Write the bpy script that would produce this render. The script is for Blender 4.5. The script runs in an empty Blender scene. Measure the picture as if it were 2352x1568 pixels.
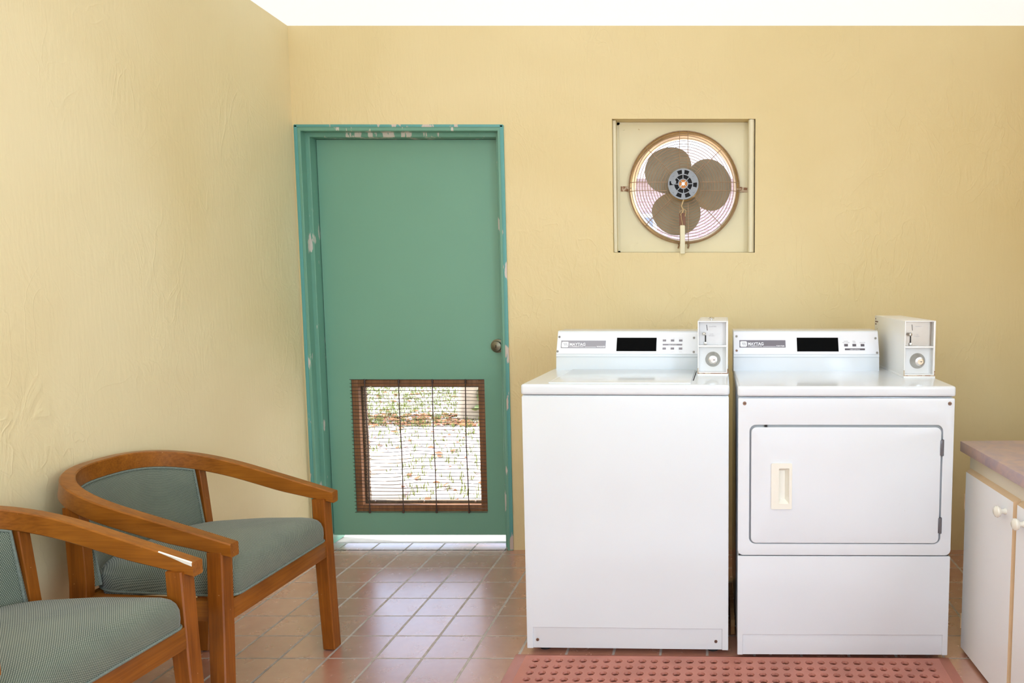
import bpy, bmesh, math, random
from math import pi, sin, cos, radians
from mathutils import Vector, Matrix
random.seed(7)
C = bpy.context.scene.collection
H = 1.195            # camera height
FL = 1690.0          # focal length in pixels of the 2352-wide frame

# ------------------------------------------------------------------ materials
def srgb(r, g, b):
    def f(c):
        c /= 255.0
        return c / 12.92 if c <= 0.04045 else ((c + 0.055) / 1.055) ** 2.4
    return (f(r), f(g), f(b), 1.0)

def new_mat(name):
    m = bpy.data.materials.new(name); m.use_nodes = True
    nt = m.node_tree
    return m, nt, nt.nodes['Principled BSDF']

def N(nt, typ, **kw):
    n = nt.nodes.new(typ)
    for k, v in kw.items():
        if k == 'inp':
            for kk, vv in v.items(): n.inputs[kk].default_value = vv
        else: setattr(n, k, v)
    return n

def math_node(nt, op, a, b=None, c=None):
    n = nt.nodes.new('ShaderNodeMath'); n.operation = op
    for i, v in enumerate((a, b, c)):
        if v is None: continue
        if isinstance(v, (int, float)): n.inputs[i].default_value = v
        else: nt.links.new(v, n.inputs[i])
    return n.outputs[0]

def coords(nt, scale=(1, 1, 1), loc=(0, 0, 0), kind='Object', rot=(0, 0, 0)):
    tc = nt.nodes.new('ShaderNodeTexCoord'); mp = nt.nodes.new('ShaderNodeMapping')
    mp.inputs['Scale'].default_value = scale; mp.inputs['Location'].default_value = loc
    mp.inputs['Rotation'].default_value = rot
    nt.links.new(tc.outputs[kind], mp.inputs[0]); return mp.outputs[0]

def noise(nt, vec, scale, detail=3, rough=0.5, dist=0.0):
    n = N(nt, 'ShaderNodeTexNoise', inp={'Scale': scale, 'Detail': detail, 'Roughness': rough, 'Distortion': dist})
    nt.links.new(vec, n.inputs['Vector']); return n.outputs['Fac']

def ramp(nt, fac, stops, interp='LINEAR'):
    r = nt.nodes.new('ShaderNodeValToRGB'); r.color_ramp.interpolation = interp
    el = r.color_ramp.elements
    while len(el) < len(stops): el.new(0.5)
    for e, (p, c) in zip(el, stops):
        e.position = p; e.color = c if len(c) == 4 else (*c, 1)
    nt.links.new(fac, r.inputs[0]); return r.outputs[0]

def mixc(nt, fac, a, b, mode='MIX'):
    n = nt.nodes.new('ShaderNodeMix'); n.data_type = 'RGBA'; n.blend_type = mode
    for sock, v in ((n.inputs[0], fac), (n.inputs[6], a), (n.inputs[7], b)):
        if isinstance(v, (int, float, tuple)): sock.default_value = v
        else: nt.links.new(v, sock)
    return n.outputs[2]

def bump(nt, bsdf, h, strength, dist=0.01, prev=None):
    b = N(nt, 'ShaderNodeBump', inp={'Strength': strength, 'Distance': dist})
    nt.links.new(h, b.inputs['Height'])
    if prev: nt.links.new(prev, b.inputs['Normal'])
    nt.links.new(b.outputs[0], bsdf.inputs['Normal']); return b.outputs[0]

def plain(name, col, rough=0.5, metal=0.0, coat=0.0, var=0.0, vscale=6, bmp=0.0, bscale=60, spec=0.5):
    m, nt, b = new_mat(name)
    b.inputs['Roughness'].default_value = rough; b.inputs['Metallic'].default_value = metal
    b.inputs['Coat Weight'].default_value = coat; b.inputs['Coat Roughness'].default_value = 0.08
    b.inputs['Specular IOR Level'].default_value = spec
    v = coords(nt)
    n = noise(nt, v, vscale, 4)
    dark = tuple(c * (1 - var) for c in col[:3]) + (1,)
    nt.links.new(ramp(nt, n, [(0.3, dark), (0.7, col)]), b.inputs['Base Color'])
    if bmp: bump(nt, b, noise(nt, v, bscale, 3), bmp, 0.002)
    return m

def stucco(name, c1, c2, seed):
    m, nt, b = new_mat(name)
    v = coords(nt, loc=(seed, seed * 2, seed * 3), kind='Object')
    vs = coords(nt, scale=(1, 1, 0.55), loc=(seed, 0, seed))
    big = noise(nt, v, 1.1, 3, 0.5, 0.6)
    col = ramp(nt, big, [(0.3, c1), (0.7, c2)])
    nt.links.new(col, b.inputs['Base Color'])
    b.inputs['Roughness'].default_value = 0.55; b.inputs['Specular IOR Level'].default_value = 0.35
    # trowelled plaster: patches of ridges on a smooth field
    ridge = noise(nt, vs, 11, 4, 0.62, 1.6)
    mask = ramp(nt, noise(nt, v, 2.3, 2), [(0.42, (0.12, 0.12, 0.12)), (0.66, (1, 1, 1))])
    h1 = math_node(nt, 'MULTIPLY', ridge, mask)
    brush = noise(nt, coords(nt, scale=(1, 1, 0.16), loc=(seed, 1, 2)), 95, 1, 0.5)
    h2 = math_node(nt, 'MULTIPLY', brush, 0.13)
    # thin raised trowel lines
    lines = noise(nt, vs, 5.5, 2, 0.5, 1.8)
    l = math_node(nt, 'ABSOLUTE', math_node(nt, 'SUBTRACT', lines, 0.5))
    l = ramp(nt, l, [(0.0, (1, 1, 1)), (0.022, (0, 0, 0))])
    l = math_node(nt, 'MULTIPLY', l, math_node(nt, 'MULTIPLY', mask, 0.16))
    h = math_node(nt, 'ADD', math_node(nt, 'ADD', h1, h2), l)
    bump(nt, b, h, 0.42, 0.012)
    return m

def mat_floor():
    m, nt, b = new_mat('quarry_tile')
    g = nt.nodes.new('ShaderNodeNewGeometry'); sp = nt.nodes.new('ShaderNodeSeparateXYZ')
    nt.links.new(g.outputs['Position'], sp.inputs[0])
    T = 0.1533
    wob = noise(nt, g.outputs['Position'], 9, 2)
    wob = math_node(nt, 'MULTIPLY', math_node(nt, 'SUBTRACT', wob, 0.5), 0.003)
    gx = math_node(nt, 'DIVIDE', math_node(nt, 'ADD', math_node(nt, 'ADD', sp.outputs[0], 0.922 + T * 40), wob), T)
    gy = math_node(nt, 'DIVIDE', math_node(nt, 'ADD', math_node(nt, 'ADD', sp.outputs[1], -3.199 + T * 60), wob), T)
    def edge(c):
        fr = math_node(nt, 'FRACT', c)
        return math_node(nt, 'MINIMUM', fr, math_node(nt, 'SUBTRACT', 1.0, fr))
    ex, ey = edge(gx), edge(gy)
    mx = ramp(nt, ex, [(0.022, (1, 1, 1)), (0.031, (0, 0, 0))])
    my = ramp(nt, ey, [(0.014, (1, 1, 1)), (0.022, (0, 0, 0))])
    mort = math_node(nt, 'MAXIMUM', mx, my)
    cell = nt.nodes.new('ShaderNodeCombineXYZ')
    nt.links.new(math_node(nt, 'FLOOR', gx), cell.inputs[0]); nt.links.new(math_node(nt, 'FLOOR', gy), cell.inputs[1])
    wn = nt.nodes.new('ShaderNodeTexWhiteNoise'); wn.noise_dimensions = '3D'
    nt.links.new(cell.outputs[0], wn.inputs['Vector'])
    base = ramp(nt, wn.outputs['Value'], [(0.0, srgb(174, 112, 92)), (0.5, srgb(188, 128, 104)), (1.0, srgb(200, 142, 116))])
    pn = noise(nt, g.outputs['Position'], 16, 5, 0.6)
    base = mixc(nt, 0.4, base, ramp(nt, pn, [(0.3, srgb(170, 116, 96)), (0.7, srgb(202, 146, 120))]))
    mortc = ramp(nt, noise(nt, g.outputs['Position'], 40, 2), [(0.3, srgb(164, 148, 136)), (0.7, srgb(196, 184, 172))])
    col = mixc(nt, mort, base, mortc)
    # dust swept in under the machines and along the wall
    dirt = math_node(nt, 'GREATER_THAN', noise(nt, g.outputs['Position'], 150, 2), 0.76)
    col = mixc(nt, math_node(nt, 'MULTIPLY', dirt, 0.45), col, srgb(205, 190, 178))
    nt.links.new(col, b.inputs['Base Color'])
    rg = math_node(nt, 'ADD', math_node(nt, 'MULTIPLY', pn, 0.12), 0.20)
    rg = math_node(nt, 'ADD', rg, math_node(nt, 'MULTIPLY', mort, 0.4))
    nt.links.new(rg, b.inputs['Roughness'])
    b.inputs['Specular IOR Level'].default_value = 0.75
    cw = math_node(nt, 'SUBTRACT', 0.9, math_node(nt, 'MULTIPLY', mort, 0.7)); nt.links.new(cw, b.inputs['Coat Weight'])
    b.inputs['Coat IOR'].default_value = 3.0
    nt.links.new(rg, b.inputs['Coat Roughness'])
    hh = math_node(nt, 'ADD', math_node(nt, 'MULTIPLY', mort, -1.0), math_node(nt, 'MULTIPLY', pn, 0.13))
    bump(nt, b, hh, 0.5, 0.0035)
    return m

def mat_wood(name, axis, c1, c2, c3, rough=0.32):
    m, nt, b = new_mat(name)
    sc = [26, 26, 26]; sc[axis] = 2.2
    v = coords(nt, scale=tuple(sc))
    n1 = noise(nt, v, 1.0, 6, 0.62, 1.1)
    sc2 = [190, 190, 190]; sc2[axis] = 8
    n2 = noise(nt, coords(nt, scale=tuple(sc2)), 1.0, 2)
    big = noise(nt, coords(nt), 7, 2)
    col = ramp(nt, n1, [(0.28, c1), (0.5, c2), (0.75, c3)])
    col = mixc(nt, 0.28, col, ramp(nt, n2, [(0.35, c1), (0.65, c3)]))
    col = mixc(nt, 0.25, col, ramp(nt, big, [(0.35, c1), (0.65, c3)]))
    # small rubbed scratches
    scr = math_node(nt, 'GREATER_THAN', noise(nt, coords(nt, scale=(1.0, 1, 1)), 120, 1), 0.79)
    col = mixc(nt, math_node(nt, 'MULTIPLY', scr, 0.35), col, srgb(214, 165, 118))
    nt.links.new(col, b.inputs['Base Color'])
    b.inputs['Roughness'].default_value = rough; b.inputs['Specular IOR Level'].default_value = 0.3; b.inputs['Coat Weight'].default_value = 0.12
    b.inputs['Coat Roughness'].default_value = 0.18
    bump(nt, b, n2, 0.08, 0.001)
    return m

def mat_fabric():
    m, nt, b = new_mat('grey_green_weave')
    tc = nt.nodes.new('ShaderNodeTexCoord'); sp = nt.nodes.new('ShaderNodeSeparateXYZ')
    nt.links.new(tc.outputs['Object'], sp.inputs[0])
    k = 2 * pi / 0.0052
    u = math_node(nt, 'MULTIPLY', math_node(nt, 'SUBTRACT', sp.outputs[0], sp.outputs[2]), k)
    w = math_node(nt, 'MULTIPLY', math_node(nt, 'ADD', sp.outputs[1], math_node(nt, 'MULTIPLY', sp.outputs[2], 0.35)), k)
    p = math_node(nt, 'MULTIPLY', math_node(nt, 'SINE', u), math_node(nt, 'SINE', w))
    dots = ramp(nt, p, [(0.15, (0, 0, 0)), (0.6, (1, 1, 1))])
    n = noise(nt, tc.outputs['Object'], 9, 4)
    base = ramp(nt, n, [(0.3, srgb(66, 78, 67)), (0.7, srgb(84, 94, 79))])
    col = mixc(nt, dots, base, srgb(164, 168, 148))
    nt.links.new(col, b.inputs['Base Color'])
    b.inputs['Roughness'].default_value = 0.85; b.inputs['Specular IOR Level'].default_value = 0.2
    b.inputs['Sheen Weight'].default_value = 0.25
    bump(nt, b, p, 0.35, 0.0012)
    return m

def mat_enamel(name, base, rust=True, seed=0.0):
    m, nt, b = new_mat(name)
    v = coords(nt, loc=(seed, 0, 0))
    n = noise(nt, v, 3, 3)
    col = ramp(nt, n, [(0.3, tuple(c * 0.97 for c in base[:3]) + (1,)), (0.7, base)])
    if rust:
        r = math_node(nt, 'GREATER_THAN', noise(nt, v, 90, 2), 0.80)
        col = mixc(nt, math_node(nt, 'MULTIPLY', r, 0.35), col, srgb(190, 170, 150))
    nt.links.new(col, b.inputs['Base Color'])
    b.inputs['Roughness'].default_value = 0.22; b.inputs['Coat Weight'].default_value = 0.3
    b.inputs['Coat Roughness'].default_value = 0.1
    bump(nt, b, noise(nt, v, 240, 2), 0.05, 0.0006)
    return m

def mat_chipped(name, base, chip, scale=55, thr=0.62, rough=0.4, stretch=(1, 1, 0.35), edge_scale=3.0):
    m, nt, b = new_mat(name)
    v = coords(nt, scale=stretch)
    n = noise(nt, v, scale, 4, 0.6)
    area = noise(nt, coords(nt, loc=(3, 1, 5)), edge_scale, 2)
    t = math_node(nt, 'ADD', math_node(nt, 'MULTIPLY', n, 0.55), math_node(nt, 'MULTIPLY', area, 0.45))
    fac = ramp(nt, t, [(thr, (0, 0, 0)), (thr + 0.012, (1, 1, 1))])
    v2 = noise(nt, coords(nt), 2.0, 3)
    bc = ramp(nt, v2, [(0.3, tuple(c * 0.93 for c in base[:3]) + (1,)), (0.7, base)])
    nt.links.new(mixc(nt, fac, bc, chip), b.inputs['Base Color'])
    b.inputs['Roughness'].default_value = rough
    bump(nt, b, math_node(nt, 'SUBTRACT', noise(nt, v, 30, 3), fac), 0.12, 0.002)
    return m

def mat_counter():
    m, nt, b = new_mat('mottled_laminate')
    v = coords(nt, scale=(1, 1, 1))
    n1 = noise(nt, v, 9, 6, 0.6, 1.2); n2 = noise(nt, coords(nt, loc=(4, 2, 0)), 14, 5, 0.6, 1.5)
    col = ramp(nt, n1, [(0.3, srgb(156, 142, 156)), (0.5, srgb(188, 162, 158)), (0.72, srgb(208, 178, 150))])
    col = mixc(nt, 0.45, col, ramp(nt, n2, [(0.35, srgb(150, 142, 162)), (0.65, srgb(200, 168, 162))]))
    nt.links.new(col, b.inputs['Base Color']); b.inputs['Roughness'].default_value = 0.3
    return m

def mat_ground():
    m, nt, b = new_mat('leafy_ground')
    v = coords(nt)
    n = noise(nt, v, 7, 6, 0.7); n2 = noise(nt, coords(nt, loc=(5, 5, 0)), 34, 4, 0.7)
    col = ramp(nt, n, [(0.35, srgb(196, 174, 164)), (0.5, srgb(214, 202, 196)), (0.66, srgb(200, 204, 176))])
    col = mixc(nt, 0.5, col, ramp(nt, n2, [(0.40, srgb(112, 98, 88)), (0.56, srgb(228, 216, 212))]))
    nt.links.new(col, b.inputs['Base Color']); b.inputs['Roughness'].default_value = 0.95
    bump(nt, b, n2, 0.6, 0.02)
    return m

def mat_siding():
    m, nt, b = new_mat('pale_pink_brick')
    br = nt.nodes.new('ShaderNodeTexBrick')
    nt.links.new(coords(nt, scale=(1, 1, 1), rot=(radians(90), 0, 0)), br.inputs['Vector'])
    br.inputs['Scale'].default_value = 3.2
    br.inputs['Color1'].default_value = srgb(186, 164, 166); br.inputs['Color2'].default_value = srgb(196, 178, 180)
    br.inputs['Mortar'].default_value = srgb(206, 196, 196); br.inputs['Mortar Size'].default_value = 0.03
    nt.links.new(br.outputs[0], b.inputs['Base Color']); b.inputs['Roughness'].default_value = 0.9
    return m

M = {}
M['wall'] = stucco('yellow_stucco', srgb(226, 204, 150), srgb(234, 214, 164), 0.0)
M['wall2'] = stucco('yellow_stucco_left', srgb(226, 207, 158), srgb(235, 220, 177), 4.3)
M['ceil'] = plain('white_ceiling_added_glow', srgb(250, 250, 249), 0.8, var=0.01, bmp=0.1)
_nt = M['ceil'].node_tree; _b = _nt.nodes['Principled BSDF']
_b.inputs['Emission Color'].default_value = (0.86, 0.97, 1.11, 1); _b.inputs['Emission Strength'].default_value = 0.66  # glow added to the plain ceiling to whiten it and fill the room
M['floor'] = mat_floor()
M['enamel'] = mat_enamel('white_enamel', srgb(226, 231, 233))
M['enamel2'] = mat_enamel('white_enamel_dryer', srgb(226, 230, 233), seed=3.0)
M['enamel_cream'] = mat_chipped('aged_white_enamel', srgb(242, 241, 238), srgb(168, 130, 100), scale=70, thr=0.665, rough=0.3, stretch=(1, 1, 1), edge_scale=20)
M['rust'] = mat_chipped('rusty_edge', srgb(204, 182, 152), srgb(146, 104, 72), scale=60, thr=0.5, rough=0.7, stretch=(1, 1, 1), edge_scale=30)
M['panel_w'] = plain('control_panel_white', srgb(244, 245, 248), 0.3, var=0.01)
M['panel_d'] = plain('control_panel_satin', srgb(236, 236, 240), 0.33, metal=0.15, var=0.01)
M['black'] = plain('black_display_glass', (0.0015, 0.0015, 0.0015, 1), 0.6, spec=0.05)
M['badge'] = plain('grey_badge', srgb(158, 156, 162), 0.35, metal=0.3, var=0.04)
M['badge2'] = plain('dark_grey_badge', srgb(118, 113, 120), 0.35, metal=0.3, var=0.04)
M['letter'] = plain('white_lettering', srgb(246, 246, 248), 0.5)
M['button'] = plain('grey_button', srgb(138, 132, 138), 0.4)
M['button2'] = plain('dark_grey_button', srgb(86, 78, 84), 0.4)
M['faint'] = plain('faint_print', srgb(212, 210, 212), 0.5)
M['faint2'] = plain('grey_print', srgb(168, 164, 168), 0.5)
M['screw'] = plain('screw_steel', srgb(150, 146, 138), 0.35, metal=0.8, var=0.2, vscale=200)
M['screw_rust'] = plain('tarnished_screw', srgb(150, 118, 98), 0.45, metal=0.6, var=0.3, vscale=200)
M['dark'] = plain('dark_slot', srgb(28, 26, 26), 0.7)
M['steel'] = plain('brushed_steel', srgb(196, 192, 184), 0.28, metal=1.0, var=0.12, vscale=14)
M['chrome'] = plain('polished_chrome', srgb(226, 226, 224), 0.12, metal=1.0)
M['plate_w'] = plain('pale_coin_plate', srgb(214, 213, 212), 0.45, metal=0.25, var=0.05, vscale=20)
M['plate_d'] = plain('brushed_coin_plate', srgb(176, 166, 154), 0.35, metal=0.75, var=0.12, vscale=16)
M['hinge'] = plain('grey_hinge', srgb(112, 112, 116), 0.4, metal=0.7)
M['cream_plastic'] = plain('cream_plastic', srgb(236, 232, 218), 0.35)
M['gap_shade'] = plain('grey_gap_shade', srgb(168, 170, 170), 0.6)
M['foot'] = plain('black_rubber', srgb(30, 28, 26), 0.7)
M['green'] = plain('green_door_paint', srgb(118, 168, 144), 0.34, var=0.06, vscale=2.2, bmp=0.06, bscale=45)
M['green_frame'] = mat_chipped('chipped_highlit_green_frame', srgb(112, 164, 142), srgb(204, 198, 186), scale=24, thr=0.582, rough=0.3, stretch=(1, 1, 0.22), edge_scale=4)  # pale streaks are chips and also painted vertical highlights
M['teal_edge'] = mat_chipped('teal_frame_edge', srgb(96, 164, 158), srgb(206, 192, 180), scale=20, thr=0.575, rough=0.35, stretch=(1, 1, 0.25), edge_scale=5)
M['brown_wood'] = mat_wood('brown_stained_wood', 2, srgb(104, 72, 48), srgb(138, 96, 64), srgb(164, 116, 78), 0.6)
M['weathered'] = mat_wood('weathered_grey_brown_wood', 2, srgb(84, 70, 54), srgb(116, 98, 76), srgb(146, 128, 102), 0.8)
M['knob_old'] = plain('tarnished_nickel', srgb(122, 118, 98), 0.3, metal=0.85, var=0.25, vscale=40)
M['wire'] = plain('dark_wire', srgb(78, 62, 54), 0.45, metal=0.3, var=0.3, vscale=80)
M['oak'] = mat_wood('oak_grain_lengthwise', 0, srgb(108, 58, 12), srgb(140, 80, 20), srgb(172, 106, 34))
M['oak_y'] = mat_wood('oak_grain_crosswise', 1, srgb(108, 58, 12), srgb(140, 80, 20), srgb(172, 106, 34))
M['oak_z'] = mat_wood('oak_grain_upright', 2, srgb(98, 50, 10), srgb(130, 70, 16), srgb(162, 94, 28))
M['fabric'] = mat_fabric()
M['piping'] = plain('grey_green_piping', srgb(120, 130, 118), 0.8, var=0.35, vscale=260)
M['fan_panel'] = mat_chipped('cream_sheet_metal', srgb(233, 222, 182), srgb(188, 158, 100), scale=40, thr=0.68, rough=0.4, stretch=(1, 1, 1), edge_scale=8)
M['gold'] = plain('golden_lacquered_metal', srgb(226, 190, 128), 0.35, metal=0.45, var=0.3, vscale=12)
M['guard'] = plain('rusty_guard_wire', srgb(178, 146, 114), 0.45, metal=0.1, var=0.3, vscale=30)
M['blade'] = plain('dusty_grey_blade', srgb(168, 157, 134), 0.5, metal=0.0, var=0.2, vscale=10)
M['motor'] = plain('cast_grey_motor', srgb(140, 142, 144), 0.4, metal=0.5, var=0.15, vscale=30)
M['copper'] = plain('copper_winding', srgb(190, 116, 44), 0.35, metal=0.4)
M['cord'] = plain('tan_cord', srgb(196, 168, 124), 0.5)
M['brown'] = plain('brown_sleeve', srgb(128, 88, 66), 0.6)
M['conduit'] = plain('cream_conduit', srgb(236, 226, 192), 0.4, var=0.03)
M['cab'] = plain('off_white_cabinet_paint', srgb(246, 247, 248), 0.42, var=0.02, vscale=5, bmp=0.03)
M['cab_cream'] = plain('cream_cabinet_frame', srgb(232, 224, 204), 0.45, var=0.03)
M['tan_edge'] = plain('bare_tan_door_edge', srgb(222, 192, 152), 0.55, var=0.06, vscale=30)
M['knob'] = plain('ivory_ceramic', srgb(240, 236, 220), 0.2, coat=0.5)
M['counter'] = mat_counter()
M['mat'] = plain('terracotta_rubber', srgb(190, 122, 104), 0.48, var=0.2, vscale=9, bmp=0.2, bscale=150)
M['block'] = mat_wood('raw_pine', 0, srgb(160, 106, 56), srgb(192, 140, 84), srgb(214, 170, 116), 0.7)
M['concrete'] = plain('pale_concrete', srgb(196, 188, 178), 0.9, var=0.1, vscale=20, bmp=0.2)
M['ground'] = mat_ground()
M['grass'] = plain('dry_grass', srgb(138, 152, 84), 0.8, var=0.4, vscale=3)
M['leaf'] = plain('dead_leaf', srgb(158, 104, 68), 0.8, var=0.4, vscale=4)
M['bark'] = plain('pale_bark', srgb(196, 182, 160), 0.9, var=0.25, vscale=12, bmp=0.4)
M['shrub'] = plain('shrub_leaf', srgb(140, 158, 98), 0.7, var=0.4, vscale=3)
M['plank'] = mat_wood('weathered_plank', 0, srgb(206, 178, 148), srgb(224, 204, 180), srgb(240, 226, 208), 0.8)
M['siding'] = mat_siding()
M['roofing'] = plain('pale_shingle', srgb(190, 178, 182), 0.9, var=0.05)
M['glass_dark'] = plain('house_window_glass', srgb(150, 160, 176), 0.1)

# ------------------------------------------------------------------ mesh helpers
class MB:
    """collects shapes into one mesh; slots are material indices"""
    def __init__(self): self.bm = bmesh.new(); self.slot = 0
    def _merge(self, tb, mat=None):
        if mat is not None: tb.transform(mat)
        me = bpy.data.meshes.new('tmp')
        for f in tb.faces: f.material_index = self.slot
        tb.to_mesh(me); tb.free(); self.bm.from_mesh(me); bpy.data.meshes.remove(me); return self
    def box(self, x0, x1, y0, y1, z0, z1, bev=0.0, seg=2, mat=None):
        t = bmesh.new(); bmesh.ops.create_cube(t, size=1)
        for v in t.verts:
            v.co = Vector(((x0 + x1) / 2 + v.co.x * (x1 - x0), (y0 + y1) / 2 + v.co.y * (y1 - y0), (z0 + z1) / 2 + v.co.z * (z1 - z0)))
        if bev: bmesh.ops.bevel(t, geom=list(t.edges), offset=bev, segments=seg, profile=0.6, affect='EDGES')
        return self._merge(t, mat)
    def cyl(self, c, r, h, axis='z', n=24, r2=None, bev=0.0, mat=None):
        t = bmesh.new(); bmesh.ops.create_cone(t, cap_ends=True, segments=n, radius1=r, radius2=r if r2 is None else r2, depth=h)
        if bev:
            es = [e for e in t.edges if abs(e.verts[0].co.z - e.verts[1].co.z) < 1e-6]
            bmesh.ops.bevel(t, geom=es, offset=bev, segments=2, affect='EDGES')
        R = {'z': Matrix(), 'x': Matrix.Rotation(pi / 2, 4, 'Y'), 'y': Matrix.Rotation(pi / 2, 4, 'X')}[axis]
        t.transform(Matrix.Translation(c) @ R)
        return self._merge(t, mat)
    def lathe(self, prof, mat=None, n=32):
        """profile of (r, z) about z"""
        t = bmesh.new(); rings = []
        for r, z in prof:
            if r < 1e-6: rings.append([t.verts.new((0, 0, z))])
            else: rings.append([t.verts.new((r * cos(2 * pi * i / n), r * sin(2 * pi * i / n), z)) for i in range(n)])
        for a, b in zip(rings, rings[1:]):
            for i in range(n):
                j = (i + 1) % n
                q = [a[i % len(a)], a[j % len(a)], b[j % len(b)], b[i % len(b)]]
                q = list(dict.fromkeys(q))
                if len(q) > 2: t.faces.new(q)
        bmesh.ops.recalc_face_normals(t, faces=t.faces)
        return self._merge(t, mat)
    def tube(self, pts, r, n=8, closed=False, mat=None):
        pts = [Vector(p) for p in pts]; t = bmesh.new(); rings = []; m = len(pts)
        up = None
        for i, p in enumerate(pts):
            a = pts[(i - 1) % m] if (closed or i > 0) else p
            b = pts[(i + 1) % m] if (closed or i < m - 1) else p
            d = (b - a).normalized()
            if up is None: up = d.orthogonal().normalized()
            up = (up - d * up.dot(d)).normalized()
            s = d.cross(up)
            rr = r[i] if isinstance(r, (list, tuple)) else r
            rings.append([t.verts.new(p + (up * cos(2 * pi * k / n) + s * sin(2 * pi * k / n)) * rr) for k in range(n)])
        cnt = m if closed else m - 1
        for i in range(cnt):
            A, B = rings[i], rings[(i + 1) % m]
            for k in range(n): t.faces.new((A[k], A[(k + 1) % n], B[(k + 1) % n], B[k]))
        if not closed: t.faces.new(rings[0]); t.faces.new(list(reversed(rings[-1])))
        bmesh.ops.recalc_face_normals(t, faces=t.faces)
        return self._merge(t, mat)
    def loft(self, rings, cap=True, closed=False, mat=None):
        t = bmesh.new(); R = [[t.verts.new(p) for p in ring] for ring in rings]; n = len(R[0])
        cnt = len(R) if closed else len(R) - 1
        for i in range(cnt):
            A, B = R[i], R[(i + 1) % len(R)]
            for k in range(n): t.faces.new((A[k], A[(k + 1) % n], B[(k + 1) % n], B[k]))
        if cap and not closed: t.faces.new(R[0]); t.faces.new(list(reversed(R[-1])))
        bmesh.ops.recalc_face_normals(t, faces=t.faces)
        return self._merge(t, mat)
    def prism(self, poly, y0, y1, bev=0.0, seg=2, mat=None, axes='xz'):
        """polygon in x-z extruded along y (or y-z along x with axes='yz')"""
        t = bmesh.new()
        def P(a, b, d): return (a, d, b) if axes == 'xz' else (d, a, b)
        A = [t.verts.new(P(a, b, y0)) for a, b in poly]; B = [t.verts.new(P(a, b, y1)) for a, b in poly]
        t.faces.new(A); t.faces.new(list(reversed(B))); n = len(poly)
        for i in range(n): t.faces.new((A[i], A[(i + 1) % n], B[(i + 1) % n], B[i]))
        bmesh.ops.recalc_face_normals(t, faces=t.faces)
        if bev: bmesh.ops.bevel(t, geom=list(t.edges), offset=bev, segments=seg, profile=0.6, affect='EDGES')
        return self._merge(t, mat)
    def ring_plate(self, outer, inner, y0, y1, mat=None):
        """plate with a hole; outer/inner are equal-length loops in x-z"""
        t = bmesh.new(); n = len(outer)
        L = [[t.verts.new((a, y, b)) for a, b in lp] for lp, y in ((outer, y0), (inner, y0), (inner, y1), (outer, y1))]
        for i in range(4):
            A, B = L[i], L[(i + 1) % 4]
            for k in range(n): t.faces.new((A[k], A[(k + 1) % n], B[(k + 1) % n], B[k]))
        bmesh.ops.recalc_face_normals(t, faces=t.faces)
        return self._merge(t, mat)
    def build(self, name, mats, parent=None, smooth=35, loc=None):
        me = bpy.data.meshes.new(name); self.bm.to_mesh(me); self.bm.free()
        if not isinstance(mats, (list, tuple)): mats = [mats]
        for mm in mats: me.materials.append(mm)
        if smooth:
            me.shade_smooth()
            try: me.set_sharp_from_angle(angle=radians(smooth))
            except Exception: pass
        o = bpy.data.objects.new(name, me); C.objects.link(o)
        if parent is not None: o.parent = parent
        if loc is not None: o.location = loc
        return o

def rrect(x0, x1, z0, z1, r, n=6):
    pts = []
    for cx, cz, a0 in ((x1 - r, z1 - r, 0), (x0 + r, z1 - r, 90), (x0 + r, z0 + r, 180), (x1 - r, z0 + r, 270)):
        for i in range(n + 1):
            a = radians(a0 + 90 * i / n); pts.append((cx + r * cos(a), cz + r * sin(a)))
    return pts

def thing(name, label, cat, loc=(0, 0, 0), rotz=0.0, group=None):
    o = bpy.data.objects.new(name, None); C.objects.link(o); o.empty_display_size = 0.1
    o.location = loc; o.rotation_euler = (0, 0, rotz); o['label'] = label; o['category'] = cat
    if group: o['group'] = group
    return o
def tag(o, label, cat, group=None, kind=None):
    o['label'] = label; o['category'] = cat
    if group: o['group'] = group
    if kind: o['kind'] = kind
    return o
def struct(o, label, cat):
    o['kind'] = 'structure'; return tag(o, label, cat)

def text_part(name, txt, size, mat_, parent, M4, weight=0.0, extrude=0.0002, align='LEFT', sx=1.0):
    cu = bpy.data.curves.new('t', 'FONT'); cu.body = txt; cu.size = size; cu.extrude = extrude
    cu.offset = weight; cu.align_x = align; cu.align_y = 'BOTTOM_BASELINE'; cu.resolution_u = 3
    ob = bpy.data.objects.new('t', cu); C.objects.link(ob)
    dg = bpy.context.evaluated_depsgraph_get()
    me = bpy.data.meshes.new_from_object(ob.evaluated_get(dg))
    bpy.data.objects.remove(ob); bpy.data.curves.remove(cu)
    me.transform(M4 @ Matrix.Diagonal((sx, 1, 1, 1))); me.materials.clear(); me.materials.append(mat_); me.name = name
    o = bpy.data.objects.new(name, me); C.objects.link(o); o.parent = parent
    return o

# ------------------------------------------------------------------ room shell
XL, XR, YB, YF = -1.80, 1.46, 3.26, -1.7
def ceil_z(y): return 2.307 + 0.051 * (YB - y)
def xl(y): return XL - 0.016 * (YB - y)
DX0, DX1, DZ = -1.79, -0.888, 1.89             # door frame outer edges
FX0, FX1, FZ0, FZ1 = -0.416, 0.206, 1.344, 1.918   # fan recess

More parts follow.
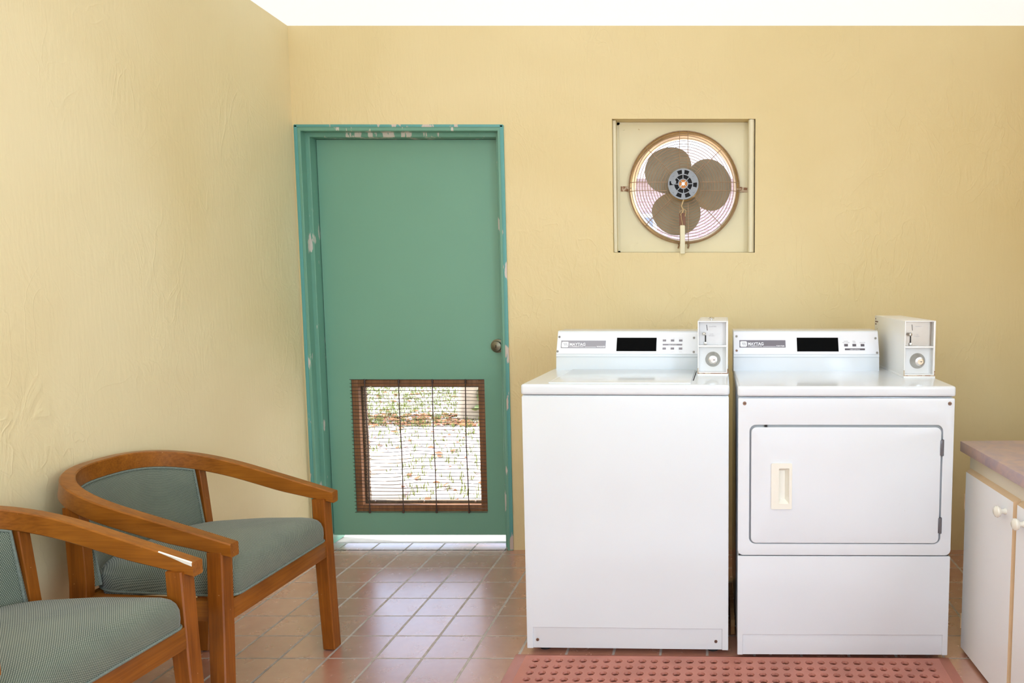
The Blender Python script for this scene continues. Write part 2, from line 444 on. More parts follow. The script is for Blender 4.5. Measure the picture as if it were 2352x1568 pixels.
def wall_back():
    m = MB(); y0, y1 = YB, YB + 0.2
    top = ceil_z(YB) + 0.12
    for x0, x1, z0, z1 in ((XL - 0.15, DX0, 0, top), (DX0, DX1, DZ, top), (DX1, FX0, 0, top),
                           (FX0, FX1, 0, FZ0), (FX0, FX1, FZ1, top), (FX1, XR + 0.15, 0, top)):
        m.box(x0, x1, y0, y1, z0, z1)
    bmesh.ops.remove_doubles(m.bm, verts=m.bm.verts, dist=1e-5)
    o = m.build('wall_back', M['wall'], smooth=0)
    return struct(o, 'yellow stucco back wall with green door and fan opening', 'wall')
wall_back()
m = MB(); yb = YB
m.loft([[(xl(y), y, 0), (xl(y), y, ceil_z(y) + 0.05), (xl(y) - 0.15, y, ceil_z(y) + 0.05), (xl(y) - 0.15, y, 0)] for y in (YB, YF)])
struct(m.build('wall_left', M['wall2'], smooth=0), 'yellow textured stucco wall behind the two armchairs', 'wall')
m = MB()
for y0, y1, z0, z1 in ((YF, -1.25, 0, 2.6), (.15, YB, 0, 2.6), (-1.25, .15, 0, .90), (-1.25, .15, 2.10, 2.6)): m.box(XR, XR + 0.15, y0, y1, z0, z1)
struct(m.build('wall_right', M['wall'], smooth=0), 'yellow stucco wall at the far right behind the counter', 'wall')
# unseen wall behind the camera, white for fill, with an added window opening
WX0, WX1, WZ0, WZ1 = -1.45, 0.35, 0.95, 2.15
m = MB()
for x0, x1, z0, z1 in ((XL - 0.2, WX0, 0, 2.7), (WX1, XR + 0.15, 0, 2.7), (WX0, WX1, 0, WZ0), (WX0, WX1, WZ1, 2.7)):
    m.box(x0, x1, YF - 0.15, YF, z0, z1)
struct(m.build('wall_front', M['cab'], smooth=0), 'unseen wall made white for fill, with an added wide window opposite the washing machines', 'wall')
m = MB()  # unseen front window, added to hold the key light
for a in (WX0, WX1 - 0.04, (WX0 + WX1) / 2 - 0.02): m.box(a, a + 0.04, YF - 0.09, YF - 0.04, WZ0, WZ1, 0.003)
for a in (WZ0, WZ1 - 0.04): m.box(WX0, WX1, YF - 0.09, YF - 0.04, a, a + 0.04, 0.003)
struct(m.build('added_window_1', M['cab'], smooth=0), 'white framed unseen window added for key light, opposite the washing machines', 'window')
m = MB()  # unseen side window, added to brighten the left wall
for a in (-1.25, .11, -.57): m.box(XR + .05, XR + .10, a, a + 0.04, .90, 2.10, 0.003)
for a in (.90, 2.06): m.box(XR + .05, XR + .10, -1.25, .15, a, a + 0.04, 0.003)
struct(m.build('added_window_2', M['cab'], smooth=0), 'white framed unseen side window added to light the wall behind the armchairs', 'window')
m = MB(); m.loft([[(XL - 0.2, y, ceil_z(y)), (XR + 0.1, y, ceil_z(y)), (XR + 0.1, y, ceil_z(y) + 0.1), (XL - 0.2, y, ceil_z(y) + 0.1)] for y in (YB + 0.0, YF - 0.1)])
struct(m.build('ceiling', M['ceil'], smooth=0), 'white ceiling with an added glow above the yellow walls', 'ceiling')
m = MB(); m.box(XL - 0.2, XR + 0.1, YF - 0.1, 3.262, -0.12, 0); m.box(DX0 + 0.02, DX1 - 0.02, 3.255, 3.355, -0.12, 0)
struct(m.build('floor', M['floor'], smooth=0), 'reddish brown quarry tile floor with grey grout', 'floor')
m = MB(); m.box(DX0 + 0.02, DX1 - 0.02, 3.355, 3.60, -0.12, -0.004, 0.004)
struct(m.build('trim_1', M['concrete'], smooth=0), 'sunlit concrete sill under the green door', 'door sill')

# ------------------------------------------------------------------ door
door = bpy.data.objects.new('door_1', None); C.objects.link(door); door.location = (0, 0, 0)
struct(door, 'green painted door with wire covered vent at its bottom', 'door')
# frame profile (u across from the outer edge, y depth), swept as an upside-down U
prof = [(0.0, YB - 0.004), (0.022, YB - 0.004), (0.024, YB - 0.002), (0.024, YB + 0.036), (0.040, YB + 0.036), (0.042, YB + 0.038),
        (0.042, YB + 0.0885), (0.042, YB + 0.19), (-0.002, YB + 0.19), (-0.002, YB - 0.002)]
rings = []
for (cx, cz, dx, dz) in ((DX0, 0.0, 1, 0), (DX0, DZ, 1, -1), (DX1, DZ, -1, -1), (DX1, 0.0, -1, 0)):
    rings.append([(cx + dx * u, y, cz + dz * u) for u, y in prof])
m = MB(); m.loft(rings); m.build('door_frame', M['green_frame'], door, smooth=20)
# thin blotchy paint edge around the frame face
m = MB()
for x0, x1, z0, z1 in ((DX0 - 0.002, DX0 + 0.012, 0.004, DZ), (DX1 - 0.012, DX1 + 0.004, 0.004, DZ), (DX0, DX1, DZ - 0.008, DZ + 0.003)):
    m.box(x0, x1, YB - 0.0065, YB - 0.001, z0, z1, 0.001)
m.build('frame_edge', M['teal_edge'], door)
LX0, LX1, LZ0, LZ1, LY = DX0 + 0.045, DX1 - 0.040, 0.040, DZ - 0.044, YB + 0.0885
VX0, VX1, VZ0, VZ1 = -1.637, -1.025, 0.151, 0.770
m = MB(); n = 0
out = [(LX1, LZ1), (LX0, LZ1), (LX0, LZ0), (LX1, LZ0)]; inn = [(VX1, VZ1), (VX0, VZ1), (VX0, VZ0), (VX1, VZ0)]
m.ring_plate(out, inn, LY, LY + 0.044)
m.build('door_leaf', M['green'], door, smooth=0)
# brown wooden liner in the opening
vent = MB()
w = 0.030
def frame4(mb, x0, x1, z0, z1, w, y0, y1, bev=0.0015):
    mb.box(x0, x0 + w, y0, y1, z0, z1, bev); mb.box(x1 - w, x1, y0, y1, z0, z1, bev)
    mb.box(x0 + w, x1 - w, y0, y1, z1 - w, z1, bev); mb.box(x0 + w, x1 - w, y0, y1, z0, z0 + w, bev)
frame4(vent, VX0 + 0.0005, VX1 - 0.0005, VZ0 + 0.0005, VZ1 - 0.0005, w, LY + 0.004, LY + 0.03)
vf = vent.build('vent_frame', M['brown_wood'], door)
m = MB(); frame4(m, VX0 - 0.012, VX1 + 0.012, VZ0 - 0.012, VZ1 + 0.012, 0.052, LY + 0.0445, LY + 0.064)
m.build('outer_frame', M['weathered'], vf)
# bits of cut hardware cloth and staples on the outer frame
m = MB()
for i in range(40):
    z = VZ0 + 0.05 + i * (VZ1 - VZ0 - 0.08) / 40; x = VX0 + 0.034
    r = random.uniform
    m.tube([(x, LY + 0.04, z), (x + r(.008, .022), LY + 0.038 + r(0, .006), z + r(-.006, .006)), (x + r(.012, .03), LY + 0.034, z + r(-.01, .01))], 0.0018, 5)
m.tube([(VX0 + 0.038, LY + 0.0425, VZ0 + .04), (VX0 + 0.038, LY + 0.0425, VZ1 - .04)], 0.0012, 5)
m.tube([(VX0 + 0.052, LY + 0.042, VZ0 + .04), (VX0 + 0.050, LY + 0.042, VZ1 - .04)], 0.0012, 5)
m.build('cut_wire_mesh', M['guard'], vf)
m = MB()
for z in (VZ0 + 0.036, VZ1 - 0.036):
    for x in (VX0 + .07, VX0 + .30, VX1 - .07): m.cyl((x, LY + 0.0435, z), 0.0045, 0.004, 'y', 10)
m.build('tack', M['chrome'], vf)
# wire rack: horizontal rods bowed slightly, four uprights
rack = MB(); nr = 38
for i in range(nr):
    z = VZ0 - 0.001 + i * (VZ1 - VZ0 + 0.002) / (nr - 1)
    pts = []
    for k in range(25):
        t = k / 24; x = VX0 - 0.004 + t * (VX1 - VX0 + 0.004)
        bow = 0.0
        if 7 < i < 25: bow = 0.007 * math.exp(-((t - 0.46) / 0.11) ** 2) * (0.4 + 0.6 * abs(sin(i * 1.7)))
        sag = -0.0035 * sin(t * pi * 2) + 0.0015 * sin(t * 9 + i)
        pts.append((x, LY - 0.004 + 0.0008 * sin(i * 2.1 + t * 5), z + bow + (sag if 4 < i < 34 else 0)))
    rack.tube(pts, 0.0014, 5)
rods = rack.build('rack_rod', M['wire'], vf)
up = MB()
for k, x in enumerate((-1.571, -1.415, -1.261, -1.110)):
    pts = [(x + 0.004 * sin(t * 3.0 + k) * (1 - abs(2 * t - 1)), LY - 0.008, VZ0 - 0.004 + t * (VZ1 - VZ0 + 0.008)) for t in [j / 20 for j in range(21)]]
    up.tube(pts, 0.0024, 8)
    for z in (VZ0 + 0.004, VZ1 - 0.006): up.cyl((x, LY - 0.007, z), 0.0045, 0.016, 'z', 8)
up.build('rack_upright', M['wire'], vf)
# door knob / lock
kn = MB()
kn.lathe([(0.0, 0.034), (0.010, 0.034), (0.0215, 0.031), (0.0235, 0.026), (0.021, 0.014), (0.016, 0.010), (0.031, 0.008), (0.0315, 0.0), (0, 0)],
         Matrix.Translation((-0.958, LY, 0.926)) @ Matrix.Rotation(pi / 2, 4, 'X'))
ko = kn.build('door_knob', M['knob_old'], door)
m = MB(); m.box(-0.9595, -0.9565, LY - 0.0355, LY - 0.033, 0.920, 0.932, 0.0005); m.build('key_slot', M['dark'], ko)

# ------------------------------------------------------------------ exhaust fan in the recess
fan = thing('exhaust_fan', 'cream framed exhaust fan with three blades behind round wire guard', 'fan', (0, 0, 0))
FC = Vector((-0.105, 3.30, 1.631)); FR = 0.243; PY = YB + 0.060
nseg = 72
def fan_rect_loop(n):
    x0, x1, z0, z1 = FX0 + 0.024, 0.176, FZ0 + 0.005, FZ1 - 0.012
    pts = []
    for i in range(n):
        a = 2 * pi * i / n; dx, dz = cos(a), sin(a)
        ts = []
        if dx > 1e-9: ts.append((x1 - FC.x) / dx)
        if dx < -1e-9: ts.append((x0 - FC.x) / dx)
        if dz > 1e-9: ts.append((z1 - FC.z) / dz)
        if dz < -1e-9: ts.append((z0 - FC.z) / dz)
        t = min(ts); pts.append([FC.x + dx * t, FC.z + dz * t])
    for cx, cz in ((x0, z0), (x0, z1), (x1, z0), (x1, z1)):
        j = min(range(n), key=lambda k: (pts[k][0] - cx) ** 2 + (pts[k][1] - cz) ** 2); pts[j] = [cx, cz]
    return pts
m = MB()
m.ring_plate(fan_rect_loop(nseg), [(FC.x + (FR - .004) * cos(2 * pi * i / nseg), FC.z + (FR - .004) * sin(2 * pi * i / nseg)) for i in range(nseg)], PY, PY + 0.004)
m.build('mounting_panel', M['fan_panel'], fan, smooth=0)
# wooden battens that line the recess, and an added bottom strip
m = MB(); m.box(FX0 + 0.001, FX0 + 0.014, YB + 0.02, PY + 0.03, FZ0 + 0.002, FZ1 - 0.002, 0.001)
m.box(FX0 + 0.014, FX0 + 0.026, PY + 0.006, PY + 0.03, FZ0 + 0.002, FZ1 - 0.002)
m.box(FX0 + 0.014, FX1 - 0.002, PY + 0.006, PY + 0.03, FZ1 - 0.013, FZ1 - 0.001)
m.box(FX0 + 0.014, FX1 - 0.002, PY + 0.006, PY + 0.03, FZ0 - 0.001, FZ0 + 0.010)  # strip added behind the panel gap to block light leaking in
m.build('batten_and_leak_strip', M['conduit'], fan)
m = MB(); m.tube([(0.189, YB + 0.012, FZ0 + 0.002), (0.189, YB + 0.012, FZ1 - 0.002)], 0.0125, 16)
m.box(0.176, FX1 - 0.002, YB + 0.02, PY + 0.03, FZ0 + 0.002, FZ1 - 0.002, 0.001)
m.build('side_trim', M['conduit'], fan)
# shroud ring: rolled lip then a funnel going back through the wall
m = MB()
MY = Matrix.Translation((FC.x, 0, FC.z)) @ Matrix.Rotation(-pi / 2, 4, 'X')   # z axis -> +y
def yprof(pr): return [(r, y) for r, y in pr]
m.lathe(yprof([(FR + .004, PY - 0.001), (FR + .003, PY - 0.010), (FR - .003, PY - 0.016), (FR - .009, PY - 0.008), (FR - .014, PY + 0.02), (FR - .019, PY + 0.07), (FR - .017, PY + 0.071),
                (FR - .012, PY + 0.022), (FR - .006, PY + 0.004), (FR - .001, PY - 0.001)]), MY, 72)
m.build('shroud', M['gold'], fan)
# guard: concentric rings on a shallow dome, plus spokes in pairs
GR = 0.243
def gy(r): return YB + 0.008 + 0.030 * max(0, (r - 0.19) / 0.053) ** 2 if r > 0.19 else YB + 0.008
g = MB(); nring = 15
for i in range(nring):
    r = 0.074 + (GR - 0.074) * i / (nring - 1)
    g.tube([(FC.x + r * cos(2 * pi * k / 64), gy(r), FC.z + r * sin(2 * pi * k / 64)) for k in range(64)], 0.0014 if i < nring - 1 else 0.0026, 5, closed=True)
for k in range(2):
    r = GR + .001 + k * .0
    g.tube([(FC.x + r * cos(2 * pi * j / 64), PY - 0.018 + k * .008, FC.z + r * sin(2 * pi * j / 64)) for j in range(64)], 0.002, 5, closed=True)
guard = g.build('guard_ring', M['guard'], fan)
g = MB()
for a in (0, 90, 180, 270):
    d = Vector((cos(radians(a)), 0, sin(radians(a)))); s = Vector((-d.z, 0, d.x))
    for o_ in (-0.0185, 0.0185):
        g.tube([(FC.x + d.x * r + s.x * o_, gy(r) - 0.0022, FC.z + d.z * r + s.z * o_) for r in (0.074, 0.13, 0.19, 0.21, 0.23, 0.2425)], 0.0016, 5)
for a in (45, 135, 225, 315):
    d = Vector((cos(radians(a)), 0, sin(radians(a)))); s = Vector((-d.z, 0, d.x))
    g.tube([(FC.x + d.x * r - s.x * .002, gy(r) - 0.0022, FC.z + d.z * r - s.z * .002) for r in (0.074, 0.13, 0.19, 0.21, 0.23, 0.2425)], 0.0016, 5)
    g.tube([(FC.x + d.x * r + s.x * .006, gy(r) - 0.0022, FC.z + d.z * r + s.z * .006) for r in (0.074, 0.13)], 0.0014, 5)
g.build('guard_spoke', M['guard'], fan)
# blades
key = [(62, .02), (70, .075), (80, .135), (88, .165), (95, .180), (106, .196), (119, .207), (134, .213), (148, .205), (162, .190), (174, .165), (184, .138), (193, .105), (200, .078), (208, .02)]
def br(th):
    for (a, ra), (b, rb) in zip(key, key[1:]):
        if a <= th <= b:
            t = (th - a) / (b - a); return ra + (rb - ra) * t
    return 0.02
for rot in (-2, -122, -242):
    t = bmesh.new(); rows = []
    ths = [62 + i * (208 - 62) / 36 for i in range(37)]
    for th in ths:
        R_ = 0
        # light smoothing of the outline
        R_ = (br(th) * 2 + br(max(62, th - 4)) + br(min(208, th + 4))) / 4
        row = []
        for j in range(9):
            r = 0.02 + (max(R_, .021) - 0.02) * j / 8
            a = radians(th + rot)
            twist = -(th - 134) / 72 * 0.046 * (0.35 + r / 0.2)
            row.append(t.verts.new((FC.x + r * cos(a), PY + 0.045 + twist, FC.z + r * sin(a))))
        rows.append(row)
    for A, B in zip(rows, rows[1:]):
        for j in range(8): t.faces.new((A[j], A[j + 1], B[j + 1], B[j]))
    bmesh.ops.remove_doubles(t, verts=t.verts, dist=1e-5)
    bmesh.ops.recalc_face_normals(t, faces=t.faces)
    ext = bmesh.ops.solidify(t, geom=list(t.faces), thickness=0.0015)
    m = MB(); m._merge(t); m.build('fan_blade', M['blade'], fan, smooth=60)
# motor with slotted end bell
mo = MB(); MR = 0.067; my0 = YB - 0.006
MC = Vector((-0.1075, 0, 1.640))
mo.lathe([(0.058, my0 + .02), (MR - .002, my0 + .02), (MR, my0 + .025), (MR, my0 + .09), (0.05, my0 + .105), (0, my0 + .105)],
         Matrix.Translation((MC.x, 0, MC.z)) @ Matrix.Rotation(-pi / 2, 4, 'X'), 40)
motor = mo.build('motor', M['gold'], fan)
m = MB()
def arcplate(mb, r0, r1, a0, a1, y0, y1, n=8):
    R = []
    for i in range(n + 1):
        a = radians(a0 + (a1 - a0) * i / n); c_, s_ = cos(a), sin(a)
        R.append([(MC.x + r0 * c_, y0, MC.z + r0 * s_), (MC.x + r1 * c_, y0, MC.z + r1 * s_), (MC.x + r1 * c_, y1, MC.z + r1 * s_), (MC.x + r0 * c_, y1, MC.z + r0 * s_)])
    mb.loft(R)
y0_, y1_ = my0, my0 + 0.02
for i in range(60):   # outer rim
    arcplate(m, 0.060, 0.0665, i * 6, i * 6 + 6, y0_, y1_, 1)
slots = [(62, 84), (96, 118), (168, 186), (236, 262), (278, 304), (346, 6 + 360)]
for i in range(120):
    a = i * 3 + 1.5
    if any(s0 <= a <= s1 or s0 <= a + 360 <= s1 for s0, s1 in slots): continue
    arcplate(m, 0.043, 0.0602, i * 3, i * 3 + 3, y0_, y1_, 1)
for i in range(60): arcplate(m, 0.039, 0.0432, i * 6, i * 6 + 6, y0_, y1_, 1)
for i in range(40): arcplate(m, 0.018, 0.0225, i * 9, i * 9 + 9, y0_ - .002, y1_, 1)
for k in range(8):
    a = radians(k * 45 + 2); d = Vector((cos(a), 0, sin(a))); s = Vector((-d.z, 0, d.x)) * 0.0018
    pts = []
    for r in (0.021, 0.042):
        p = Vector((MC.x, 0, MC.z)) + d * r
        pts.append([tuple(p + s + Vector((0, y0_ + .001, 0))), tuple(p - s + Vector((0, y0_ + .001, 0))), tuple(p - s + Vector((0, y1_, 0))), tuple(p + s + Vector((0, y1_, 0)))])
    m.loft(pts)
m.cyl((MC.x - .042, my0 - .001, MC.z + .008), 0.0115, 0.004, 'y', 20, bev=.0008)
for a in (40, 140, 218, 322): m.cyl((MC.x + .056 * cos(radians(a)), my0 - .001, MC.z + .056 * sin(radians(a))), 0.004, 0.005, 'y', 6)
m.build('end_bell', M['motor'], motor)
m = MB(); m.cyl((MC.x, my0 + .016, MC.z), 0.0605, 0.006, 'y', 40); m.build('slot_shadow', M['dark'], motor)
m = MB(); m.cyl((MC.x, my0 + .006, MC.z), 0.0185, 0.008, 'y', 24); m.build('copper_core', M['copper'], motor)
m = MB(); m.cyl((MC.x, my0 - .002, MC.z), 0.0048, 0.012, 'y', 16, bev=.001); m.cyl((MC.x, my0, MC.z), 0.0075, 0.006, 'y', 6)
for k in range(4):
    a = radians(45 + k * 90); d = Vector((cos(a), 0, sin(a)))
    m.tube([Vector((MC.x, my0 + .001, MC.z)) + d * .006, Vector((MC.x, my0 + .001, MC.z)) + d * .020], 0.0022, 6)
m.build('shaft_nut', M['chrome'], motor)
# conduit, junction and leads below the motor
m = MB(); m.box(-0.1215, -0.1005, YB - 0.012, YB + 0.004, FZ0 - 0.006, 1.462, 0.003)
m.build('conduit', M['conduit'], fan)
m = MB(); m.box(-0.126, -0.098, YB + 0.0, YB + 0.012, 1.462, 1.516, 0.002); m.build('wire_sleeve', M['brown'], fan)
m = MB()
m.tube([(-0.106, YB + .0, 1.574), (-0.110, YB - .006, 1.560), (-0.116, YB - .004, 1.545), (-0.108, YB - .004, 1.530), (-0.112, YB - .004, 1.515)], 0.0034, 8)
m.tube([(-0.112, YB - .004, 1.53), (-0.124, YB - .006, 1.518), (-0.121, YB - .004, 1.505), (-0.112, YB - .003, 1.520)], 0.0016, 6)
m.tube([(-0.104, YB - .004, 1.532), (-0.096, YB - .006, 1.524), (-0.100, YB - .004, 1.500)], 0.002, 6)
m.tube([(-0.118, YB - .003, 1.515), (-0.116, YB - .003, 1.49), (-0.110, YB - .003, 1.462)], 0.0015, 6)
m.build('lead_wire', M['cord'], fan)
def bracket(x, z, s):
    b_ = MB()
    b_.box(x - .009, x + .009, PY - .010, PY - .001, z - .012, z + .012, .003)
    b_.cyl((x, PY - .014, z), .006, .012, 'y', 8, bev=.001)
    b_.tube([(x - s * .006, PY - .02, z), (x - s * .016, PY - .024, z)], .003, 8)
    b_.box(min(x, x + s * .035), max(x, x + s * .035), PY - .003, PY - .0005, z - .011, z + .011)
    b_.build('guard_bracket', M['rust'], fan)
bracket(FC.x - .247, FC.z - .004, -1); bracket(FC.x + .248, FC.z - .008, 1)
for x in (-0.133, -0.089):
    m = MB()
    m.tube([(x, PY - .006, 1.392), (x + .004, PY - .012, 1.378), (x, PY - .006, 1.366)], .0035, 7)
    m.build('guard_clip', M['guard'], fan)
for x, z in ((-.372, 1.885), (.16, 1.885), (-.372, 1.362), (.158, 1.360), (-.318, 1.39), (-.12, 1.895), (-.09, 1.895), (-.385, 1.627)):
    m = MB(); m.cyl((x, PY - .0012, z), .0042, .0028, 'y', 12, bev=.0006)
    m.build('panel_screw', M['fan_panel'], fan)

# ------------------------------------------------------------------ machine parts shared by washer and dryer
def n_poly(W, z0, zk, z1, side):
    return [(0, z0), (side, z0), (side, zk), (W - side, zk), (W - side, z0), (W, z0), (W, z1), (0, z1)]

class Panel:
    """sloped control panel plane; a point is given by x and height z"""
    def __init__(s, y_lo, z_lo, y_hi, z_hi):
        s.y0, s.z0, s.y1, s.z1 = y_lo, z_lo, y_hi, z_hi
        s.ang = math.atan2(z_hi - z_lo, y_hi - y_lo)
    def M4(s, x, z, off=0.0):
        t = (z - s.z0) / (s.z1 - s.z0); y = s.y0 + (s.y1 - s.y0) * t
        up = Vector((0, cos(s.ang), sin(s.ang))); nrm = Vector((1, 0, 0)).cross(up)
        m4 = Matrix(((1, up.x, nrm.x, x), (0, up.y, nrm.y, y), (0, up.z, nrm.z, z), (0, 0, 0, 1)))
        return m4 @ Matrix.Translation((0, 0, off))
    def rect(s, mb, x0, x1, z0, z1, thick, bev=0.0, off=0.0):
        L = (z1 - z0) / sin(s.ang); mb.box(0, x1 - x0, 0, L, off, off + thick, bev, mat=s.M4(x0, z0))

def coin_box(parent, x0, y0, z0, w, depth, h, zmid, plate_mat, tall_knob):
    """open-fronted steel coin box with two bays"""
    cb = MB(); t = 0.0035; x1, y1, z1 = x0 + w, y0 + depth, z0 + h
    cb.box(x0, x0 + t, y0, y1, z0, z1, .001); cb.box(x1 - t, x1, y0, y1, z0, z1, .001)
    cb.box(x0 + t, x1 - t, y0, y1, z1 - t, z1, .001); cb.box(x0 + t, x1 - t, y0, y1, z0, z0 + t * 2, .001)
    cb.box(x0 + t, x1 - t, y0, y0 + .03, zmid - .003, zmid + .003, .001)
    cb.box(x0 + t, x1 - t, y1 - t, y1, z0 + t, z1 - t)
    # narrow inner return on the right of the bays
    cb.box(x1 - t - .003, x1 - t, y0 + .001, y0 + .03, z0 + t, z1 - t)
    # base flange
    cb.box(x0 - .001, x1 + .001, y0 - .004, y1, z0 - .007, z0 + .001, .0015)
    ob = cb.build('coin_box', M['enamel_cream'], parent)
    m = MB(); m.box(x0 + .001, x1 - .001, y0 - .0012, y0 + .002, z0 + .001, z0 + .0035); m.box(x0 - .0006, x0 + .002, y0 - .0012, y0 + .002, z0, z0 + .020)
    m.box(x1 - .002, x1 + .0006, y0 - .0012, y0 + .002, z0, z0 + .018); m.build('rusty_lip', M['rust'], ob)
    m = MB(); m.box(x0 + t, x1 - t, y0 + .026, y0 + .029, zmid + .003, z1 - t); up_ = m.build('coin_plate', plate_mat, ob)
    m = MB(); m.box(x0 + t, x1 - t, y0 + .026, y0 + .029, z0 + t * 2, zmid - .003); lo = m.build('lock_plate', M['enamel_cream'], ob)
    # coin slot, lever slot and ball
    Hh = z1 - zmid
    m = MB(); m.tube([(x0 + .030, y0 + .0262, z1 - .014), (x0 + .0325, y0 + .0262, z1 - .034)], .0011, 6)
    m.box(x0 + .024, x0 + .0285, y0 + .0250, y0 + .0262, zmid + .012, zmid + .036, .0005); m.build('coin_slot', M['dark'], ob)
    m = MB(); m.lathe([(0, -.0065), (.003, -.0058), (.0056, -.0033), (.0065, 0), (.0056, .0033), (.003, .0058), (0, .0065)], Matrix.Translation((x0 + .0215, y0 + .010, zmid + .042)), 18)
    m.tube([(x0 + .0215, y0 + .012, zmid + .042), (x0 + .0235, y0 + .026, zmid + .040)], .0022, 8)
    m.build('coin_lever', M['chrome'], ob)
    m = MB(); m.box(x0 + .0215, x0 + .031, y0 + .018, y0 + .026, zmid + .004, zmid + .013, .001); m.build('return_flap', M['steel'], ob)
    # lettering that is barely legible on the plate
    R90 = Matrix.Rotation(pi / 2, 4, 'X')
    fm = M['faint'] if plate_mat == M['plate_d'] else M['faint2']
    for s_, xx, zz, sz in (('QUARTERS', x0 + .038, z1 - .022, .0052), ('COIN', x0 + .041, zmid + .0385, .005), ('RETURN', x0 + .038, zmid + .0325, .005)):
        text_part('plate_lettering', s_, sz, fm, ob, Matrix.Translation((xx, y0 + .0257, zz)) @ R90)
    # round lock
    lc = Vector((x0 + w * .50, y0 + .026, (z0 + zmid) / 2 + .0005))
    m = MB(); m.lathe([(0, .030), (.0085, .030), (.0150, .0285), (.0165, .024), (.0175, .014), (.0255, .002), (.0265, 0), (0, 0)],
                      Matrix.Translation(lc) @ Matrix.Rotation(pi / 2, 4, 'X'), 36)
    lk = m.build('round_lock', M['steel'], ob)
    m = MB(); m.cyl((lc.x + .002, lc.y - .0302, lc.z), .0095, .001, 'y', 20); m.build('lock_face', M['chrome'], lk)
    m = MB(); m.box(lc.x + .001, lc.x + .0075, lc.y - .0312, lc.y - .0306, lc.z - .0008, lc.z + .0010); m.build('keyhole', M['dark'], lk)
    if tall_knob:
        m = MB(); m.lathe([(.003, 0), (.003, .004), (.0105, .005), (.0115, .008), (.006, .012), (0, .0125)], Matrix.Translation((x0 + .046, y0 + .06, z1 - .001)), 20)
        m.build('top_lock', M['chrome'], ob)
    return ob

def add_screws(parent, pts, r, mat_, y):
    for x, z in pts:
        m = MB(); m.cyl((x, y, z), r, .003, 'y', 16, bev=.0008); s = m.build('screw', mat_, parent)
        m = MB(); m.box(x - r * .6, x + r * .6, y - .0019, y - .0014, z - r * .14, z + r * .14); m.build('screw_slot', M['dark'], s)

def badge(parent, P, x0, x1, z0, z1, word, bmat):
    w, h = x1 - x0, z1 - z0
    m = MB(); P.rect(m, x0, x1, z0, z1, .0008); b = m.build('badge', bmat, parent)
    m = MB(); rr = [(a, b_) for a, b_ in rrect(.003, .003 + h * .94, h * .10, h * .92, h * .16, 4)]
    t = bmesh.new(); A = [t.verts.new((a, c, .0009)) for a, c in rr]; B = [t.verts.new((a, c, .0013)) for a, c in rr]
    t.faces.new(A); t.faces.new(B)
    for i in range(len(rr)): t.faces.new((A[i], A[(i + 1) % len(rr)], B[(i + 1) % len(rr)], B[i]))
    bmesh.ops.recalc_face_normals(t, faces=t.faces); m._merge(t, P.M4(x0, z0)); m.build('emblem', M['letter'], b)
    m = MB()
    for k in range(3):
        cx = .003 + h * (.26 + .17 * k)
        t = bmesh.new()
        q = [(cx, h * .72), (cx + h * .07, h * .72), (cx + h * .20, h * .30), (cx + h * .16, h * .30)]
        f_ = t.faces.new([t.verts.new((a, c, .0016)) for a, c in q]); m._merge(t, P.M4(x0, z0))
    m.build('emblem_stroke', bmat, b)
    base = h * 1.10 + .002
    text_part('lettering', 'MAYTAG', h * .60, M['letter'], b, P.M4(x0 + base, z0, .0009) @ Matrix.Translation((0, h * .34, 0)), weight=.00034, sx=.92)
    text_part('lettering', 'COMMERCIAL', h * .215, M['letter'], b, P.M4(x0 + base, z0, .0009) @ Matrix.Translation((0, h * .12, 0)), weight=.00004, sx=1.5)
    m = MB(); m.box(base + h * 2.15, w * .79, h * .12, h * .17, .0009, .0012, mat=P.M4(x0, z0)); m.build('badge_rule', M['letter'], b)
    text_part('lettering', word, h * .27, M['letter'], b, P.M4(x0 + w * .80, z0, .0009) @ Matrix.Translation((0, h * .12, 0)), weight=.00014, sx=(w * .18) / (h * .27 * len(word) * .62))
    return b

# ------------------------------------------------------------------ washing machine
wash = thing('washing_machine', 'white top-loading washing machine left of the dryer, no front door', 'washing machine', (-0.590, 2.307, 0), radians(-1.3))
WW, WD, TZ = 0.656, 0.66, 0.888
m = MB(); m.box(0.001, WW - .001, .0040, WD, .0202, .852, .002)
m.build('cabinet', M['enamel'], wash)
m = MB(); m.prism(n_poly(WW, .020, .091, .849, .020), 0, .006, .0022, 3); fp = m.build('front_panel', M['enamel'], wash)
add_screws(fp, [(.034, .048), (WW - .040, .048)], .0052, M['screw_rust'], .0035)
for px_ in (.05, WW - .05):
    for py_ in (.05, WD - .05):
        m = MB(); m.cyl((px_, py_, .012), .019, .024, 'z', 16); m.build('foot', M['foot'], wash)
m = MB(); m.box(-.002, WW + .002, -.003, WD, .854, TZ, .010, 4); deck = m.build('top_deck', M['enamel'], wash)
m = MB(); m.box(.082, .535, .022, .395, TZ - .001, TZ + .0035, .002, 2)
lid = m.build('lid', M['enamel'], wash)
m = MB(); m.tube([(.079, .04, TZ - .0008), (.0815, .15, TZ + .0005), (.084, .26, TZ + .001), (.088, .34, TZ)], .0035, 8)
m.build('lid_edge_roll', M['enamel'], lid)
m = MB(); m.box(.5385, .5415, .10, .36, TZ - .001, TZ + .0012); m.build('lid_gap', M['dark'], lid)
